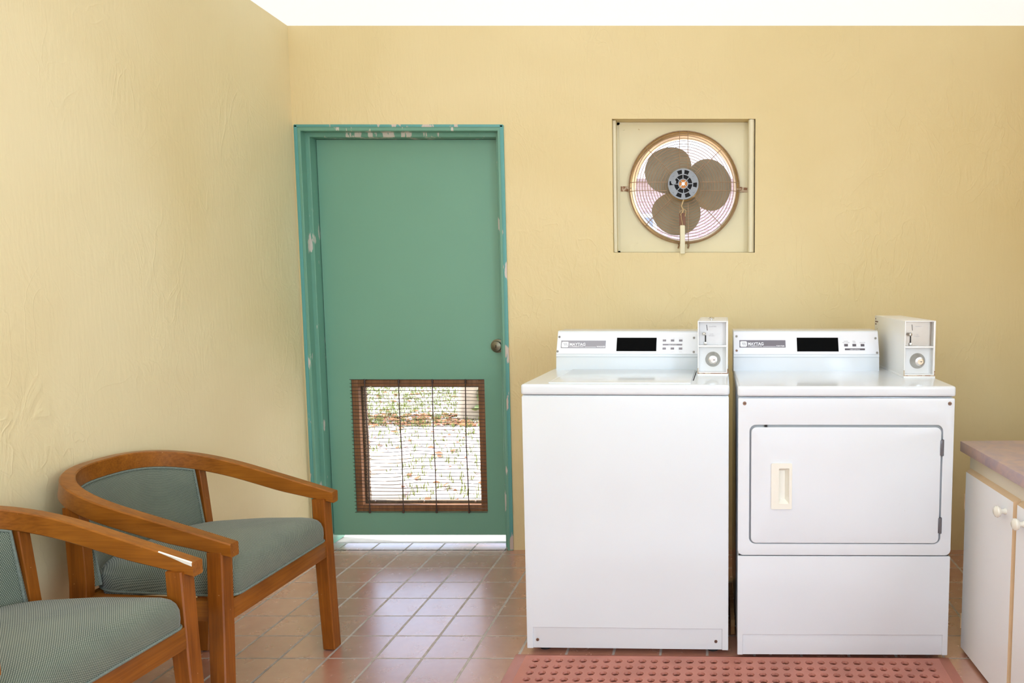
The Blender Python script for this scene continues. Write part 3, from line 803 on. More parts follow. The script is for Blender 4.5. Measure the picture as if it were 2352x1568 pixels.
# console
cp = [(.405, TZ - .001), (.4095, .934), (.4065, .938), (.4085, .944), (.4475, 1.027), (.455, 1.030), (.575, 1.030), (.60, TZ - .001)]
m = MB(); m.prism(cp, .018, .544, .0015, 2, axes='yz'); cons = m.build('console', M['enamel'], wash)
P = Panel(.4085, .9455, .4470, 1.0255)
m = MB(); P.rect(m, .0195, .5425, .9465, 1.0245, .0016, .0006); cpan = m.build('control_panel', M['panel_w'], cons)
def wx(px): return (px - 1626) * .001636 + .590
def wz(py): return 1.195 - (py - 658) * .00163
off = .0017
PP = Panel(.4085 - off, .9455, .4470 - off, 1.0255)
badge(cons, PP, wx(1286), wx(1388), wz(797.5), wz(781), 'WASHER', M['badge'])
m = MB(); PP.rect(m, wx(1413), wx(1503.5), wz(804), wz(774.5), .0010); m.build('display', M['black'], cons)
for r_, py in enumerate((780.5, 798.2)):
    for px in (1521.4, 1539.8, 1558.4):
        m = MB(); PP.rect(m, wx(px) - .0064, wx(px) + .0064, wz(py) - .0036, wz(py) + .0036, .0014, .0004); m.build('button', M['button'], cons)
labs = (('WHITES', 'COLORS', 'BRIGHTS', 776.2), ('PERM', 'DELICATE', 'WOOL', 806.2))
for a, b_, c_, py in labs:
    for s_, px in zip((a, b_, c_), (1521.4, 1539.8, 1558.4)):
        text_part('panel_lettering', s_, .0036, M['faint'], cons, PP.M4(wx(px), wz(py), .0002), align='CENTER')
m = MB(); PP.rect(m, wx(1517.5), wx(1562), wz(791.2), wz(788), .0007); m.build('settings_bar', M['button'], cons)
text_part('panel_lettering', 'FABRIC SETTINGS', .0040, M['letter'], cons, PP.M4(wx(1539.8), wz(790.8), .0008), align='CENTER')
for px, py in ((1281, 773), (1279.6, 805), (1588.5, 774.5), (1588.5, 805.5)):
    m = MB(); m.cyl((0, 0, .001), .0042, .003, 'z', 14, bev=.0008, mat=PP.M4(wx(px), wz(py))); m.build('screw', M['screw'], cons)
coin_box(wash, .5495, .236, TZ + .006, .1045, .33, .183, .9905, M['plate_w'], True)

# ------------------------------------------------------------------ dryer
dry = thing('clothes_dryer', 'white front-loading dryer right of the washer, cream handle on its door', 'dryer', (0.094, 2.262, 0), radians(-0.35))
DW, DD = 0.672, 0.68
m = MB(); m.box(.001, DW - .001, .012, DD, .022, .853, .006); m.box(.004, DW - .004, .0050, .013, .0202, .12, .001)
m.build('cabinet', M['enamel2'], dry)
# front upper panel with rounded lower corners and a door opening
def rect_bottom_round(x0, x1, z0, z1, r, n=6):
    pts = []
    for cx, cz, a0, rr in ((x1 - .004, z1 - .004, 0, .004), (x0 + .004, z1 - .004, 90, .004), (x0 + r, z0 + r, 180, r), (x1 - r, z0 + r, 270, r)):
        for i in range(n + 1):
            a = radians(a0 + 90 * i / n); pts.append((cx + rr * cos(a), cz + rr * sin(a)))
    return pts
ox0, ox1, oz0, oz1 = .036, .638, .386, .766
m = MB(); m.ring_plate(rect_bottom_round(0, DW, .349, .850, .018), rrect(ox0, ox1, oz0, oz1, .020), 0, .012)
t = m.bm
es = [e for e in t.edges if len(e.link_faces) == 2 and e.calc_face_angle(0) > 1.2 and all(v.co.y < .001 for v in e.verts)]
bmesh.ops.bevel(t, geom=es, offset=.003, segments=3, profile=.6, affect='EDGES')
fpan = m.build('front_panel', M['enamel2'], dry)
add_screws(fpan, [(.020, .834), (DW - .016, .834)], .0058, M['screw_rust'], -.001)
m = MB()
pts = rrect(ox0 + .005, ox1 - .006, oz0 + .0035, oz1 - .007, .017)
m.ring_plate(pts, rrect(.108, .165, .504, .642, .003), -.003, .011); t = m.bm
es = [e for e in t.edges if len(e.link_faces) == 2 and e.calc_face_angle(0) > 1.2 and all(v.co.y < -.002 and not (.10 < v.co.x < .17 and .49 < v.co.z < .65) for v in e.verts)]
bmesh.ops.bevel(t, geom=es, offset=.003, segments=3, profile=.6, affect='EDGES')
ddoor = m.build('door', M['enamel2'], dry)
# recessed handle
hx0, hx1, hz0, hz1 = .104, .169, .500, .646
hm = MB(); hm.ring_plate(rrect(hx0, hx1, hz0, hz1, .004, 3), rrect(hx0 + .024, hx1 - .009, hz0 + .017, hz1 - .016, .002, 3), -.0075, -.0025)
hd = hm.build('handle', M['cream_plastic'], ddoor); hd['label'] = 'cream recessed door handle'
hm = MB()
a0, a1, b0, b1 = hx0 + .024, hx1 - .009, hz0 + .017, hz1 - .016
L4 = [[(a0, -.0060, b0), (a1, -.0060, b0), (a1, -.0060, b1), (a0, -.0060, b1)], [(a0 + .001, .0100, b0 + .012), (a1 - .012, .0100, b0 + .012), (a1 - .012, .0100, b1 - .010), (a0 + .001, .0100, b1 - .010)]]
tq = bmesh.new(); V0 = [tq.verts.new(p) for p in L4[0]]; V1 = [tq.verts.new(p) for p in L4[1]]
for k in range(4): tq.faces.new((V0[k], V0[(k + 1) % 4], V1[(k + 1) % 4], V1[k]))
tq.faces.new(V1)
hm._merge(tq); hm.build('grip_recess', M['cream_plastic'], hd, smooth=0)
for z in (.695, .447):
    m = MB(); m.cyl((ox1 - .001, -.001, z), .0042, .052, 'z', 12, bev=.001)
    m.box(ox1 - .009, ox1 - .002, -.0045, -.002, z - .024, z + .024, .001); m.build('hinge', M['hinge'], ddoor)
m = MB(); m.box(ox0 + .001, ox1 - .001, .0110, .0118, oz0 + .001, oz1 - .001); m.build('door_gap_shade', M['gap_shade'], fpan)  # no real seal: grey sheet stands in for shade in the door gap
m = MB(); m.box(.083, .091, .0, .010, oz1 - .0065, oz1 - .0015); m.build('door_catch', M['dark'], fpan)
m = MB(); m.prism(n_poly(DW, .020, .087, .3455, .018), .001, .014, .003, 3); m.build('lower_panel', M['enamel2'], dry)
m = MB(); m.box(.003, DW - .003, .0095, .02, .3455, .3495); m.build('panel_gap', M['dark'], dry)
for px_ in (.05, DW - .05):
    for py_ in (.06, DD - .05):
        m = MB(); m.cyl((px_, py_, .012), .019, .024, 'z', 16); m.build('foot', M['foot'], dry)
m = MB(); m.box(-.002, DW + .002, -.003, DD, .8555, TZ, .009, 4); m.build('top_deck', M['enamel2'], dry)
cp = [(.415, TZ - .001), (.4195, .936), (.4165, .940), (.4185, .946), (.4525, 1.030), (.460, 1.033), (.58, 1.033), (.60, TZ - .001)]
m = MB(); m.prism(cp, -.003, .530, .0015, 2, axes='yz'); cons = m.build('console', M['enamel2'], dry)
P = Panel(.4185, .9475, .4520, 1.0285)
m = MB(); P.rect(m, -.0015, .5285, .9485, 1.0275, .0016, .0006); m.build('control_panel', M['panel_d'], cons)
def dx(px): return (px - 1626) * .0016036 - .094
def dz(py): return 1.195 - (py - 658) * .001595
PP = Panel(.4185 - off, .9475, .4520 - off, 1.0285)
badge(cons, PP, dx(1696.5), dx(1802), dz(797.5), dz(781.2), 'DRYER', M['badge2'])
m = MB(); PP.rect(m, dx(1828), dx(1922.7), dz(806.3), dz(775.5), .0010); m.build('display', M['black'], cons)
for px in (1940.2, 1959, 1977.8):
    m = MB(); PP.rect(m, dx(px) - .0068, dx(px) + .0068, dz(792.3) - .0042, dz(792.3) + .0042, .0014, .0004); m.build('button', M['button2'], cons)
for s_, px, py in (('WHITES', 1940.2, 784.2), ('AND COLORS', 1940.2, 787.2), ('PERM.', 1959, 784.2), ('PRESS', 1959, 787.2), ('DELICATES', 1977.8, 787.2)):
    text_part('panel_lettering', s_, .0042, M['faint2'], cons, PP.M4(dx(px), dz(py), .0002), align='CENTER')
m = MB(); PP.rect(m, dx(1937), dx(1982.7), dz(803.4), dz(799.4), .0007); m.build('settings_bar', M['button2'], cons)
text_part('panel_lettering', 'FABRIC SETTINGS', .0046, M['letter'], cons, PP.M4(dx(1959.8), dz(802.8), .0008), align='CENTER')
for px, py, mm in ((1689.9, 772.5, 'screw'), (1689.9, 804.5, 'screw_rust'), (2008.5, 776.7, 'screw'), (2010, 809, 'screw')):
    m = MB(); m.cyl((0, 0, .001), .0042, .003, 'z', 14, bev=.0008, mat=PP.M4(dx(px), dz(py))); m.build('screw', M[mm], cons)
cbx = coin_box(dry, .5645, .203, TZ + .006, .1035, .46, .187, .9925, M['plate_d'], False)
RL = Matrix(((0, 0, -1, .5643), (-1, 0, 0, 0), (0, 1, 0, 0), (0, 0, 0, 1)))
for k, s_ in enumerate(('USE', 'QUARTERS', 'ONLY')):
    text_part('side_lettering', s_, .0075, M['brown'], cbx, Matrix(((0, 0, -1, .5642), (-1, 0, 0, .655), (0, 1, 0, 1.066 - .010 * k), (0, 0, 0, 1))), sx=1.4)

# ------------------------------------------------------------------ block of wood between the machines
m = MB(); m.box(-.0072, .0072, -.16, .16, 0, .052, .002)
wb = m.build('wood_block', M['block'], loc=(0.0855, 2.60, 0.001)); tag(wb, 'small raw pine block on the floor between washer and dryer', 'wood block')

# ------------------------------------------------------------------ rubber mat with real holes
def rubber_mat():
    P_ = .0377; nx, ny = 34, 20; T = .012; x0 = -.0; hole = .0125
    t = bmesh.new()
    mx0, my1 = .0, .0
    bx = .060   # plain border to the first hole centre minus half a pitch
    V = {}
    def gv(i, j, z):
        k = (i, j, z)
        if k not in V: V[k] = t.verts.new((bx + i * P_ / 2, -bx * .65 - j * P_ / 2, z))
        return V[k]
    for i in range(nx):
        for j in range(ny):
            I, J = 2 * i, 2 * j
            ring = [(I, J), (I + 1, J), (I + 2, J), (I + 2, J + 1), (I + 2, J + 2), (I + 1, J + 2), (I, J + 2), (I, J + 1)]
            outer = [gv(a, b_, T) for a, b_ in ring]
            cx, cy = bx + (i + .5) * P_, -bx * .65 - (j + .5) * P_
            wobr = hole * (1 + .05 * sin(i * 3.1 + j * 1.7))
            top, low, btm = [], [], []
            for k in range(8):
                a = radians(135 - 45 * k)
                top.append(t.verts.new((cx + wobr * cos(a), cy + wobr * sin(a), T)))
                low.append(t.verts.new((cx + wobr * .86 * cos(a), cy + wobr * .86 * sin(a), T * .45)))
                btm.append(t.verts.new((cx + wobr * 1.1 * cos(a), cy + wobr * 1.1 * sin(a), .0005)))
            for k in range(8):
                l = (k + 1) % 8
                t.faces.new((outer[k], outer[l], top[l], top[k]))
                t.faces.new((top[k], top[l], low[l], low[k]))
                t.faces.new((low[k], low[l], btm[l], btm[k]))
    # border: flat strip then bevel down to the floor
    X0, X1 = bx, bx + nx * P_; Y1, Y0 = -bx * .65, -bx * .65 - ny * P_
    loop = [(2 * nx, 0)]
    idx = [(i, 0) for i in range(2 * nx + 1)] + [(2 * nx, j) for j in range(1, 2 * ny + 1)] + [(i, 2 * ny) for i in range(2 * nx - 1, -1, -1)] + [(0, j) for j in range(2 * ny - 1, 0, -1)]
    def push(co, d):
        x, y = co.x, co.y
        nx_ = X0 - d[0] if x <= X0 + 1e-6 else (X1 + d[0] if x >= X1 - 1e-6 else x)
        ny_ = Y1 + d[1] if y >= Y1 - 1e-6 else (Y0 - d[1] if y <= Y0 + 1e-6 else y)
        return nx_, ny_
    prev = [gv(a, b_, T) for a, b_ in idx]
    for d, z in (((.016, .006), T), ((.020, .010), T + .001), ((.024, .014), T - .001), ((.060, .039), .0015), ((.060, .039), 0.0002)):
        cur = []
        for a, b_ in idx:
            x, y = push(gv(a, b_, T).co, d); cur.append(t.verts.new((x, y, z)))
        for k in range(len(idx)):
            l = (k + 1) % len(idx)
            t.faces.new((prev[k], prev[l], cur[l], cur[k]))
        prev = cur
    bmesh.ops.recalc_face_normals(t, faces=t.faces)
    m = MB(); m._merge(t); o = m.build('floor_mat', M['mat'], smooth=30)
    o.location = (-.625, 2.302, .0005); o.rotation_euler = (0, 0, radians(-.9))
    tag(o, 'terracotta rubber floor mat with round holes, in front of the machines', 'floor mat')
rubber_mat()

# ------------------------------------------------------------------ base cabinet and worktop at the right
th = radians(2.2)
cab = thing('base_cabinet', 'off-white base cabinet with ivory knobs at right edge of the room', 'cabinet', (0.850, 2.345, 0), th)
# local: +x into the cabinet, -y towards the camera
CL, CDp, CH = 1.52, .50, .660
m = MB(); m.box(.012, CDp, -CL, 0, .05, CH, .001); m.box(.035, CDp, -CL + .01, -.01, 0, .05)
m.build('carcass', M['cab'], cab)
m = MB(); m.box(0, .012, -CL, 0, .605, CH, .001)
for yy in [k * -.362 for k in range(5)]: m.box(0.0, .012, yy - .020, yy, .012, .605, .0008)
m.build('face_frame', M['cab_cream'], cab)
for k in range(4):
    y1_ = -.012 - k * .362; y0_ = y1_ - .338
    d = MB(); z0_, z1_ = .012, .600
    t = bmesh.new()
    # slab whose edges are chamfered back; the bare edges are tan
    a, bq = .016, .010
    F = [t.verts.new(p) for p in ((-.017, y0_ + 0, z0_), (-.017, y1_, z0_), (-.017, y1_, z1_), (-.017, y0_, z1_))]
    B = [t.verts.new(p) for p in ((0.0, y0_ - bq, z0_ - .0), (0.0, y1_ + .004, z0_), (0.0, y1_ + .004, z1_ + bq), (0.0, y0_ - bq, z1_ + bq))]
    f0 = t.faces.new(F); t.faces.new(list(reversed(B)))
    sides = [t.faces.new((F[i], F[(i + 1) % 4], B[(i + 1) % 4], B[i])) for i in range(4)]
    bmesh.ops.recalc_face_normals(t, faces=t.faces)
    me = bpy.data.meshes.new('cabinet_door')
    for f in t.faces: f.material_index = 0
    for f in sides: f.material_index = 1
    t.to_mesh(me); t.free(); me.materials.append(M['cab']); me.materials.append(M['tan_edge'])
    od = bpy.data.objects.new('cabinet_door', me); C.objects.link(od); od.parent = cab
    kz = .560; ky = (y0_ + .045) if k % 2 == 0 else (y1_ - .045)
    kb = MB(); kb.lathe([(0, .034), (.009, .0335), (.0155, .029), (.0168, .024), (.014, .018), (.007, .015), (.0065, .008), (.009, .003), (.009, 0), (0, 0)],
                        Matrix.Translation((-.017, ky, kz)) @ Matrix.Rotation(-pi / 2, 4, 'Y'), 28)
    kb.build('door_knob', M['knob'], od)
    for hz in (.50, .10):
        hb = MB(); yy = y1_ + .004 if k % 2 == 0 else y0_ - .004
        hb.box(-.0185, -.014, yy - .002, yy + .001, hz - .025, hz + .025); hb.build('hinge', M['tan_edge'], od)
m = MB(); m.box(-.027, CDp + .005, -CL - .01, .020, 0, .034, .003, 2)
ct = m.build('countertop', M['counter'], loc=(0.850, 2.345, CH + .0005)); ct.rotation_euler = (0, 0, th)
tag(ct, 'mottled mauve laminate worktop on the off-white cabinet', 'countertop')

# ------------------------------------------------------------------ armchairs
HW, XS, AA, NN_ = .2403, .2537, .3018, 2.589
ZF, ZB, ZE = .5368, .6951, 1.054
def rail_pt(ph):
    c_, s_ = cos(ph), sin(ph)
    return Vector((-XS - AA * abs(s_) ** (2 / NN_), -HW * (1 if c_ > 0 else -1) * abs(c_) ** (2 / NN_), 0))
def rail_path():
    S = [Vector((-XS * i / 8, -HW, 0)) for i in range(8)]
    phs = [pi * (0.5 - 0.5 * cos(pi * i / 60)) for i in range(61)]
    raw = [rail_pt(p) for p in phs]
    # resample evenly
    out = [raw[0]]; acc = 0
    L = [0]
    for a, b_ in zip(raw, raw[1:]): L.append(L[-1] + (b_ - a).length)
    n = 46
    for i in range(1, n):
        d = L[-1] * i / n
        k = max(j for j in range(len(L)) if L[j] <= d); k = min(k, len(raw) - 2)
        t = (d - L[k]) / max(L[k + 1] - L[k], 1e-9); out.append(raw[k].lerp(raw[k + 1], t))
    out.append(raw[-1])
    return S + out + [Vector((-XS * (7 - i) / 8, HW, 0)) for i in range(8)]
def rail_z(x): u = min(1, max(0, -x / (XS + AA))); return ZF + (ZB - ZF) * (1 - (1 - u) ** ZE)

def make_chair():
    root = thing('armchair', '', 'armchair')
    path = rail_path(); n = len(path)
    rings = []
    for i, p in enumerate(path):
        a = path[max(i - 1, 0)]; b_ = path[min(i + 1, n - 1)]; d = (b_ - a).normalized(); nn = Vector((-d.y, d.x, 0))
        cen = Vector((-XS, 0, 0))
        if nn.dot(p - cen) < 0: nn = -nn
        u = min(1, -p.x / (XS + AA)); w = .031 + .003 * u; hh = .036 + .014 * min(1, u * 3.2)
        z1 = rail_z(p.x); z0 = z1 - hh; c_ = .003
        flare = .006 * u
        prof = [(-w / 2 + c_, z1), (w / 2 - c_, z1), (w / 2 + .0004, z1 - c_), (w / 2 + flare, z0 + c_), (w / 2 + flare - c_, z0), (-w / 2 + c_, z0), (-w / 2, z0 + c_), (-w / 2, z1 - c_)]
        rings.append([tuple(p + nn * q + Vector((0, 0, z))) for q, z in prof])
    m = MB(); m.loft(rings); m.build('arm_rail', M['oak'], root, smooth=40)
    # front legs, splayed a little outwards to the feet
    for s in (-1, 1):
        m = MB(); R = []
        for z, yc, w in ((.004, .258, .040), (.30, .243, .044), (rail_z(-.04) - .034, .236, .042)):
            x1, x0 = -.023, -.023 - w; yy = s * yc; h2 = .021; c_ = .003
            R.append([(x0 + c_, yy - h2, z), (x1 - c_, yy - h2, z), (x1, yy - h2 + c_, z), (x1, yy + h2 - c_, z), (x1 - c_, yy + h2, z), (x0 + c_, yy + h2, z), (x0, yy + h2 - c_, z), (x0, yy - h2 + c_, z)])
        m.loft(R); lg = m.build('leg', M['oak_z'], root, smooth=25)
        m = MB(); m.cyl((-.043, s * .258, .002), .011, .004, 'z', 16); m.build('glide', M['foot'], lg)
    # rear posts run from foot to rail
    for s in (-1, 1):
        m = MB(); R = []
        for z, xc, yc, dp in ((.004, -.452, .230, .034), (.12, -.443, .229, .038), (.24, -.435, .228, .043), (.34, -.431, .227, .046), (.42, -.429, .224, .046), (.52, -.434, .220, .046), (rail_z(-.44) - .046, -.440, .217, .044)):
            h2 = .014; yy = s * yc
            R.append([(xc - dp / 2, yy - h2, z), (xc + dp / 2 - .002, yy - h2, z), (xc + dp / 2, yy - h2 + .002, z), (xc + dp / 2, yy + h2 - .002, z), (xc + dp / 2 - .002, yy + h2, z), (xc - dp / 2, yy + h2, z)])
        m.loft(R); lg = m.build('leg', M['oak_z'], root, smooth=25)
        m = MB(); m.cyl((-.452, s * .228, .002), .009, .004, 'z', 16); m.build('glide', M['foot'], lg)
    m = MB(); m.box(-.046, -.025, -.222, .222, .324, .378, .002); m.build('front_apron', M['oak_y'], root)
    for s in (-1, 1):
        m = MB(); R = []
        for x, yc in ((-.06, .232), (-.41, .212)):
            yy = s * yc; R.append([(x, yy - .010, .324), (x, yy + .010, .324), (x, yy + .010, .378), (x, yy - .010, .378)])
        m.loft(R); m.build('side_apron', M['oak'], root, smooth=0)
    m = MB(); m.box(-.44, -.42, -.20, .20, .324, .378, .002); m.build('rear_apron', M['oak_y'], root)
    # seat cushion: plan outline lofted upward with a crowned top
    def plan(inset, rfront=.03, rback=.13):
        x1, x0, w1, w0 = -.020 - inset, -.470 + inset, .219 - inset, .205 - inset
        pts = []
        def arc(cx, cy, r, a0, a1, n=8):
            for i in range(n + 1):
                a = radians(a0 + (a1 - a0) * i / n); pts.append(Vector((cx + r * cos(a), cy + r * sin(a), 0)))
        rf = max(.006, rfront - inset * .4); rb = max(.03, rback - inset * .6)
        arc(x1 - rf, w1 - rf, rf, 0, 90); arc(x0 + rb, w0 - rb, rb, 90, 180); arc(x0 + rb, -w0 + rb, rb, 180, 270); arc(x1 - rf, -w1 + rf, rf, 270, 360)
        # densify straight runs
        out = []
        for a, b_ in zip(pts, pts[1:] + pts[:1]):
            k = max(1, int((b_ - a).length / .03)); out += [a.lerp(b_, i / k) for i in range(k)]
        return out
    base = plan(0.0)
    ctr = Vector((-.235, 0, 0)); R = []
    for k, z in ((.985, .381), (1.0, .388), (1.006, .405), (1.003, .425), (.985, .440), (.955, .451), (.91, .459), (.84, .4655), (.74, .470), (.58, .4745), (.38, .4775), (.16, .479), (.02, .4795)):
        ring = []
        for p in base:
            q = ctr + (p - ctr) * k; zz = z
            if k < .99: zz += .004 * max(0, (q.x + .3)) * 1.0 - .060 * max(0, -(q.x + .20)) 
            ring.append((q.x, q.y, zz))
        R.append(ring)
    m = MB(); m.loft(R); seat = m.build('seat', M['fabric'], root, smooth=60)
    m = MB(); m.tube([(ctr + (p - ctr) * 1.004) + Vector((0, 0, .3845)) for p in base], .0034, 8, closed=True); m.build('piping', M['piping'], seat)
    # upholstered back following the rail
    nb = 29; ph0, ph1 = radians(32.5), radians(147.5)
    def back_pt(ph, z, off_):
        p = rail_pt(ph); q = rail_pt(ph + .01); d = (q - p).normalized(); nn = Vector((-d.y, d.x, 0))
        if nn.dot(p - Vector((-XS, 0, 0))) < 0: nn = -nn
        lean = (.64 - z) * .13
        return p + nn * (off_ - .004) + Vector((lean, 0, z))
    cols = []; top_edge = []; side_a = []; side_b = []
    zt = lambda ph: rail_z(rail_pt(ph).x) - .052
    rows_i, rows_o = [], []
    nz = 10
    t = bmesh.new()
    for i in range(nb):
        ph = ph0 + (ph1 - ph0) * i / (nb - 1); e = min(i, nb - 1 - i) / (nb - 1)
        ri, ro = [], []
        for j in range(nz + 1):
            z = .40 + (zt(ph) - .40) * j / nz; v = min(j, nz - j) / nz
            puff = .012 * (1 - math.exp(-e * 14)) * (1 - math.exp(-(nz - j) / nz * 14))
            ri.append(t.verts.new(back_pt(ph, z, -.010 - puff))); ro.append(t.verts.new(back_pt(ph, z, .010)))
        rows_i.append(ri); rows_o.append(ro)
    for A, B in zip(rows_i, rows_i[1:]):
        for j in range(nz): t.faces.new((A[j], B[j], B[j + 1], A[j + 1]))
    for A, B in zip(rows_o, rows_o[1:]):
        for j in range(nz): t.faces.new((A[j], A[j + 1], B[j + 1], B[j]))
    for i in range(nb - 1):
        t.faces.new((rows_i[i][nz], rows_i[i + 1][nz], rows_o[i + 1][nz], rows_o[i][nz])); t.faces.new((rows_i[i][0], rows_o[i][0], rows_o[i + 1][0], rows_i[i + 1][0]))
    for i in (0, nb - 1):
        for j in range(nz): t.faces.new((rows_i[i][j], rows_i[i][j + 1], rows_o[i][j + 1], rows_o[i][j]))
    bmesh.ops.recalc_face_normals(t, faces=t.faces)
    edge = [back_pt(ph0, .40 + (zt(ph0) - .40) * j / nz, -.011) for j in range(nz + 1)]
    edge += [back_pt(ph0 + (ph1 - ph0) * i / (nb - 1), zt(ph0 + (ph1 - ph0) * i / (nb - 1)), -.012) for i in range(1, nb - 1)]
    edge += [back_pt(ph1, .40 + (zt(ph1) - .40) * j / nz, -.011) for j in range(nz, -1, -1)]
    m = MB(); m._merge(t); bk = m.build('backrest', M['fabric'], root, smooth=50)
    m = MB(); m.tube(edge, .0034, 8); m.build('piping', M['piping'], bk)
    return root

def copy_tree(o, parent=None):
    c = o.copy(); C.objects.link(c); c.parent = parent
    for ch in list(o.children): copy_tree(ch, c)
    return c
ch = make_chair()
ch.location = (-1.2151, 2.0904, 0); ch.rotation_euler = (0, 0, -.0365)
ch['label'] = 'wooden armchair with grey-green seat, the one nearer the green door'
ch['group'] = 'armchairs along the left wall'
c2 = copy_tree(ch); c2.location = (-1.250, 1.486, 0); c2.rotation_euler = (0, 0, -.070)
c2['label'] = 'wooden armchair cut off by the lower left corner, chipped white arm edge'
# the worn arm edge of the nearer chair
m = MB(); m.loft([[(-x, HW - .0158, rail_z(-x) - dz_), (-x, HW - .0135, rail_z(-x) + .0007), (-x, HW - .0165, rail_z(-x) - .0012)] for x, dz_ in ((.002, .010), (.02, .009), (.05, .005), (.085, .002))])
m.build('worn_edge', M['cream_plastic'], c2)

# ------------------------------------------------------------------ outside, seen through the vent and the fan
m = MB(); m.box(-14, 14, 3.46, 34, -.30, -.06)
gr = m.build('ground', M['ground'], smooth=0); struct(gr, 'pale sunlit leafy ground outside the door', 'ground')
def scatter(name, mat_, n, fn, label, cat):
    t = bmesh.new()
    for _ in range(n):
        x, y = fn(); fn2 = random.random
        s = .5 + fn2()
        a = fn2() * 2 * pi
        if cat == 'grass':
            for k in range(3):
                a2 = a + k * 2.1; h = .035 * s + .02 * fn2(); d = Vector((cos(a2), sin(a2), 0))
                b_ = Vector((x, y, -.062)) + d * .012
                w = Vector((-d.y, d.x, 0)) * .004
                t.faces.new([t.verts.new(b_ - w), t.verts.new(b_ + w), t.verts.new(b_ + d * .02 + Vector((0, 0, h)))])
        else:
            d = Vector((cos(a), sin(a), 0)) * .03 * s; w = Vector((-d.y, d.x, 0)) * .55; c_ = Vector((x, y, -.052))
            t.faces.new([t.verts.new(c_ - d), t.verts.new(c_ - w + Vector((0, 0, .012))), t.verts.new(c_ + d + Vector((0, 0, .006 * s))), t.verts.new(c_ + w)])
    m = MB(); m._merge(t); o = m.build(name, mat_, smooth=0); tag(o, label, cat, kind='stuff')
R_ = random.uniform
def far_grass():
    while True:
        y = R_(4.2, 13); x = -1.33 * y / 3.35 + R_(-.40, .40) * y / 3.35 + .3 * 0
        if R_(0, 1) < (.25 if y < 6.5 else 1): return x, y
scatter('grass', M['grass'], 5200, far_grass, 'dry green grass growing on the ground outside', 'grass')
scatter('fallen_leaf', M['leaf'], 900, lambda: ((lambda y: (-1.33 * y / 3.35 + R_(-.42, .42) * y / 3.35, y))(R_(6.55, 7.15) if R_(0, 1) < .75 else R_(3.9, 9))), 'brown fallen leaves lying in a band outside', 'leaves')
# concrete slab with planks just outside, lower left of the vent
t_ = MB(); t_.box(-.42, .42, -.30, .30, 0, .16, .01)
cs = t_.build('concrete_slab', M['concrete'], loc=(-2.24, 3.98, -.06)); cs.rotation_euler = (0, 0, radians(-2)); tag(cs, 'low pale concrete slab outside the door vent', 'concrete slab')
for k, (ox, oy, a, lb) in enumerate(((-2.03, 4.20, 82, 'bare timber plank lying on the slab, nearer its right edge'), (-2.24, 4.28, 80, 'bare timber plank lying on the slab, farther from its right edge'))):
    pm = MB(); pm.box(-.42, .42, -.075, .075, 0, .030, .003); po = pm.build('wooden_plank', M['plank'], loc=(ox, oy, .1005)); po.rotation_euler = (0, 0, radians(a))
    tag(po, lb, 'plank', 'planks on the concrete slab')
# tree and shrub at the top right of the vent
tr = thing('tree', 'pale tree trunk standing outside behind the vent grille', 'tree', (-2.28, 6.95, -.06))
m = MB(); m.tube([(0, 0, 0), (.01, .01, .5), (-.02, .02, 1.4), (.03, 0, 2.4), (.0, .02, 3.1)], [.11, .085, .075, .06, .04], 14); m.build('trunk', M['bark'], tr)
t = bmesh.new()
for _ in range(900):
    d = Vector((R_(-1, 1), R_(-1, 1), R_(-.6, .6)))
    if d.length > 1: continue
    c_ = Vector((0, 0, 3.6)) + d * 1.1; a = Vector((R_(-1, 1), R_(-1, 1), R_(-1, 1))).normalized() * .07; b_ = a.orthogonal() * .6
    t.faces.new([t.verts.new(c_ - a), t.verts.new(c_ + b_), t.verts.new(c_ + a), t.verts.new(c_ - b_)])
m = MB(); m._merge(t); m.build('foliage', M['shrub'], tr, smooth=0)
t = bmesh.new()
for _ in range(700):
    d = Vector((R_(-1, 1), R_(-1, 1), R_(0, 1)))
    if d.length > 1.1: continue
    c_ = Vector((d.x * .34, d.y * .25, d.z * .42)); a = Vector((R_(-1, 1), R_(-1, 1), R_(-1, 1))).normalized() * .035; b_ = a.orthogonal() * .5
    t.faces.new([t.verts.new(c_ - a), t.verts.new(c_ + b_), t.verts.new(c_ + a), t.verts.new(c_ - b_)])
m = MB(); m._merge(t); sh = m.build('shrub', M['shrub'], smooth=0, loc=(-1.98, 7.05, -.06)); tag(sh, 'low green shrub beside the pale tree trunk outside', 'shrub')
# house across the yard, glimpsed through the fan
hs = thing('house', 'pale pink brick house beyond the fan opening', 'house', (0.2, 19.0, -.06))
m = MB(); m.box(-7, 7, 0, 6, 0, 3.9); m.build('house_wall', M['siding'], hs, smooth=0)
m = MB(); m.prism([(-.6, 3.9), (3, 5.3), (6.6, 3.9)], -7.6, 7.6, axes='yz'); m.build('roof', M['roofing'], hs, smooth=0)
for x in (-2.6, 1.6):
    m = MB(); m.box(x, x + 1.1, -.06, .0, 1.7, 3.1, .01); wf_ = m.build('house_window', M['letter'], hs)
    m = MB(); m.box(x + .1, x + 1.0, -.08, -.061, 1.8, 3.0); m.build('pane', M['glass_dark'], wf_)
m = MB(); m.cyl((.75, -3.0, 2.6), .11, 5.2, 'z', 16); pl = m.build('porch_post', M['letter'], hs)

# ------------------------------------------------------------------ light
w = bpy.data.worlds.new('World'); bpy.context.scene.world = w; w.use_nodes = True
nt = w.node_tree; bg = nt.nodes['Background']
sky = nt.nodes.new('ShaderNodeTexSky'); sky.sky_type = 'NISHITA'; sky.sun_disc = False
sky.sun_elevation = radians(50); sky.sun_rotation = radians(70); sky.air_density = 1.0; sky.dust_density = 2.0
nt.links.new(mixc(nt, 0.45, sky.outputs[0], (2.2, 2.25, 2.4, 1)), bg.inputs[0]); bg.inputs[1].default_value = 0.95

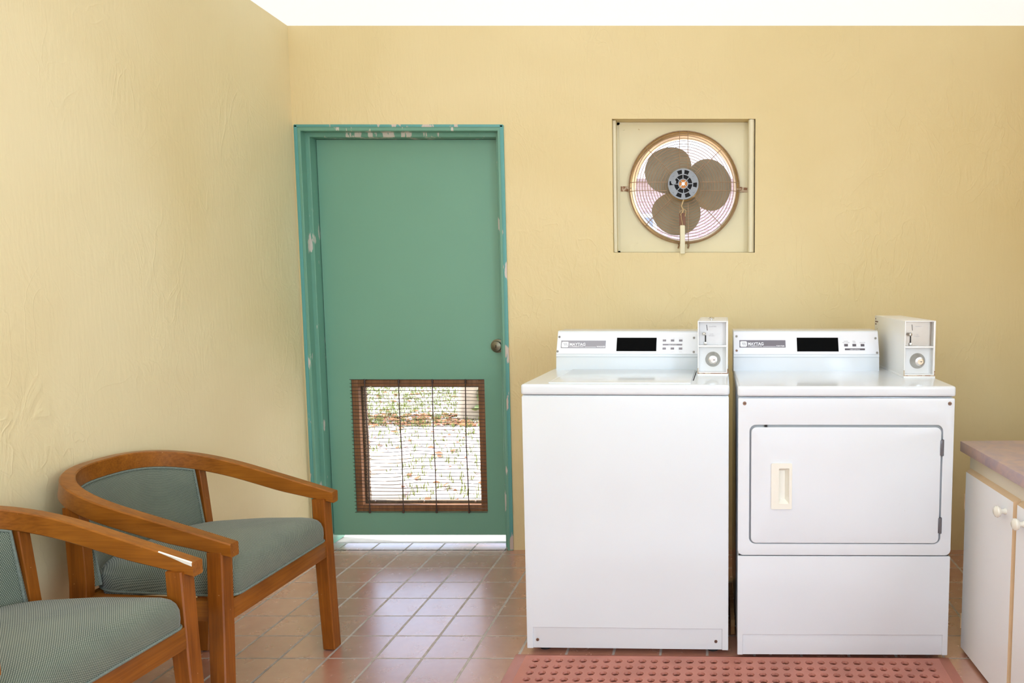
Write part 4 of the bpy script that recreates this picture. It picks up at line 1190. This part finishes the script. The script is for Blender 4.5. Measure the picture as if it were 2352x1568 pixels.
def light(name, kind, loc, energy, color=(1, 1, 1), size=(1, 1), rot=None, target=None, angle=None, spread=None):
    L = bpy.data.lights.new(name, kind); L.energy = energy; L.color = color
    if kind == 'AREA': L.shape = 'RECTANGLE'; L.size, L.size_y = size
    if spread: L.spread = spread
    if angle is not None: L.angle = angle
    o = bpy.data.objects.new(name, L); C.objects.link(o); o.location = loc
    if target is not None: o.rotation_euler = (Vector(target) - Vector(loc)).to_track_quat('-Z', 'Y').to_euler()
    if rot: o.rotation_euler = rot
    return o
light('sun', 'SUN', (3, 6, 8), 11.0, (1, .97, .95), target=(3 + .75, 6 - .16, 8 - 1.05), angle=radians(.6))
light('added_front_key', 'AREA', ((WX0 + WX1) / 2, YF - .03, (WZ0 + WZ1) / 2), 21, (.78, .94, 1.13), (1.7, 1.1), target=((WX0 + WX1) / 2 + .1, 3, 1.1))  # added key light from the front left, set in the unseen window
light('added_side_fill', 'AREA', (XR - .01, -.55, 1.4), 64, (.78, .94, 1.13), (1.3, 1.1), rot=(pi / 2, 0, pi / 2))  # added light from the right to lift the left wall and chairs

# ------------------------------------------------------------------ camera
cam = bpy.data.cameras.new('camera'); co = bpy.data.objects.new('camera', cam); C.objects.link(co)
cam.sensor_fit = 'HORIZONTAL'; cam.sensor_width = 36.0; cam.lens = FL / 2352 * 36.0
cam.shift_x = -450 / 2352; cam.shift_y = 23 / 2352
cam.clip_start = 0.05; cam.clip_end = 200
co.location = (0, 0, H); co.rotation_euler = (radians(90 - 5.04), 0, 0)
bpy.context.scene.camera = co
sc = bpy.context.scene
sc.view_settings.view_transform = 'Standard'; sc.view_settings.look = 'None'
sc.view_settings.gamma = 1; sc.view_settings.use_curve_mapping = False
sc.view_settings.exposure = -0.17
sc.cycles.use_denoising = True
sc.cycles.max_bounces = 6; sc.cycles.diffuse_bounces = 4; sc.cycles.glossy_bounces = 3
sc.cycles.use_adaptive_sampling = True; sc.cycles.adaptive_threshold = 0.05; sc.cycles.adaptive_min_samples = 16
sc.cycles.time_limit = 900
sc.cycles.caustics_reflective = False; sc.cycles.caustics_refractive = False
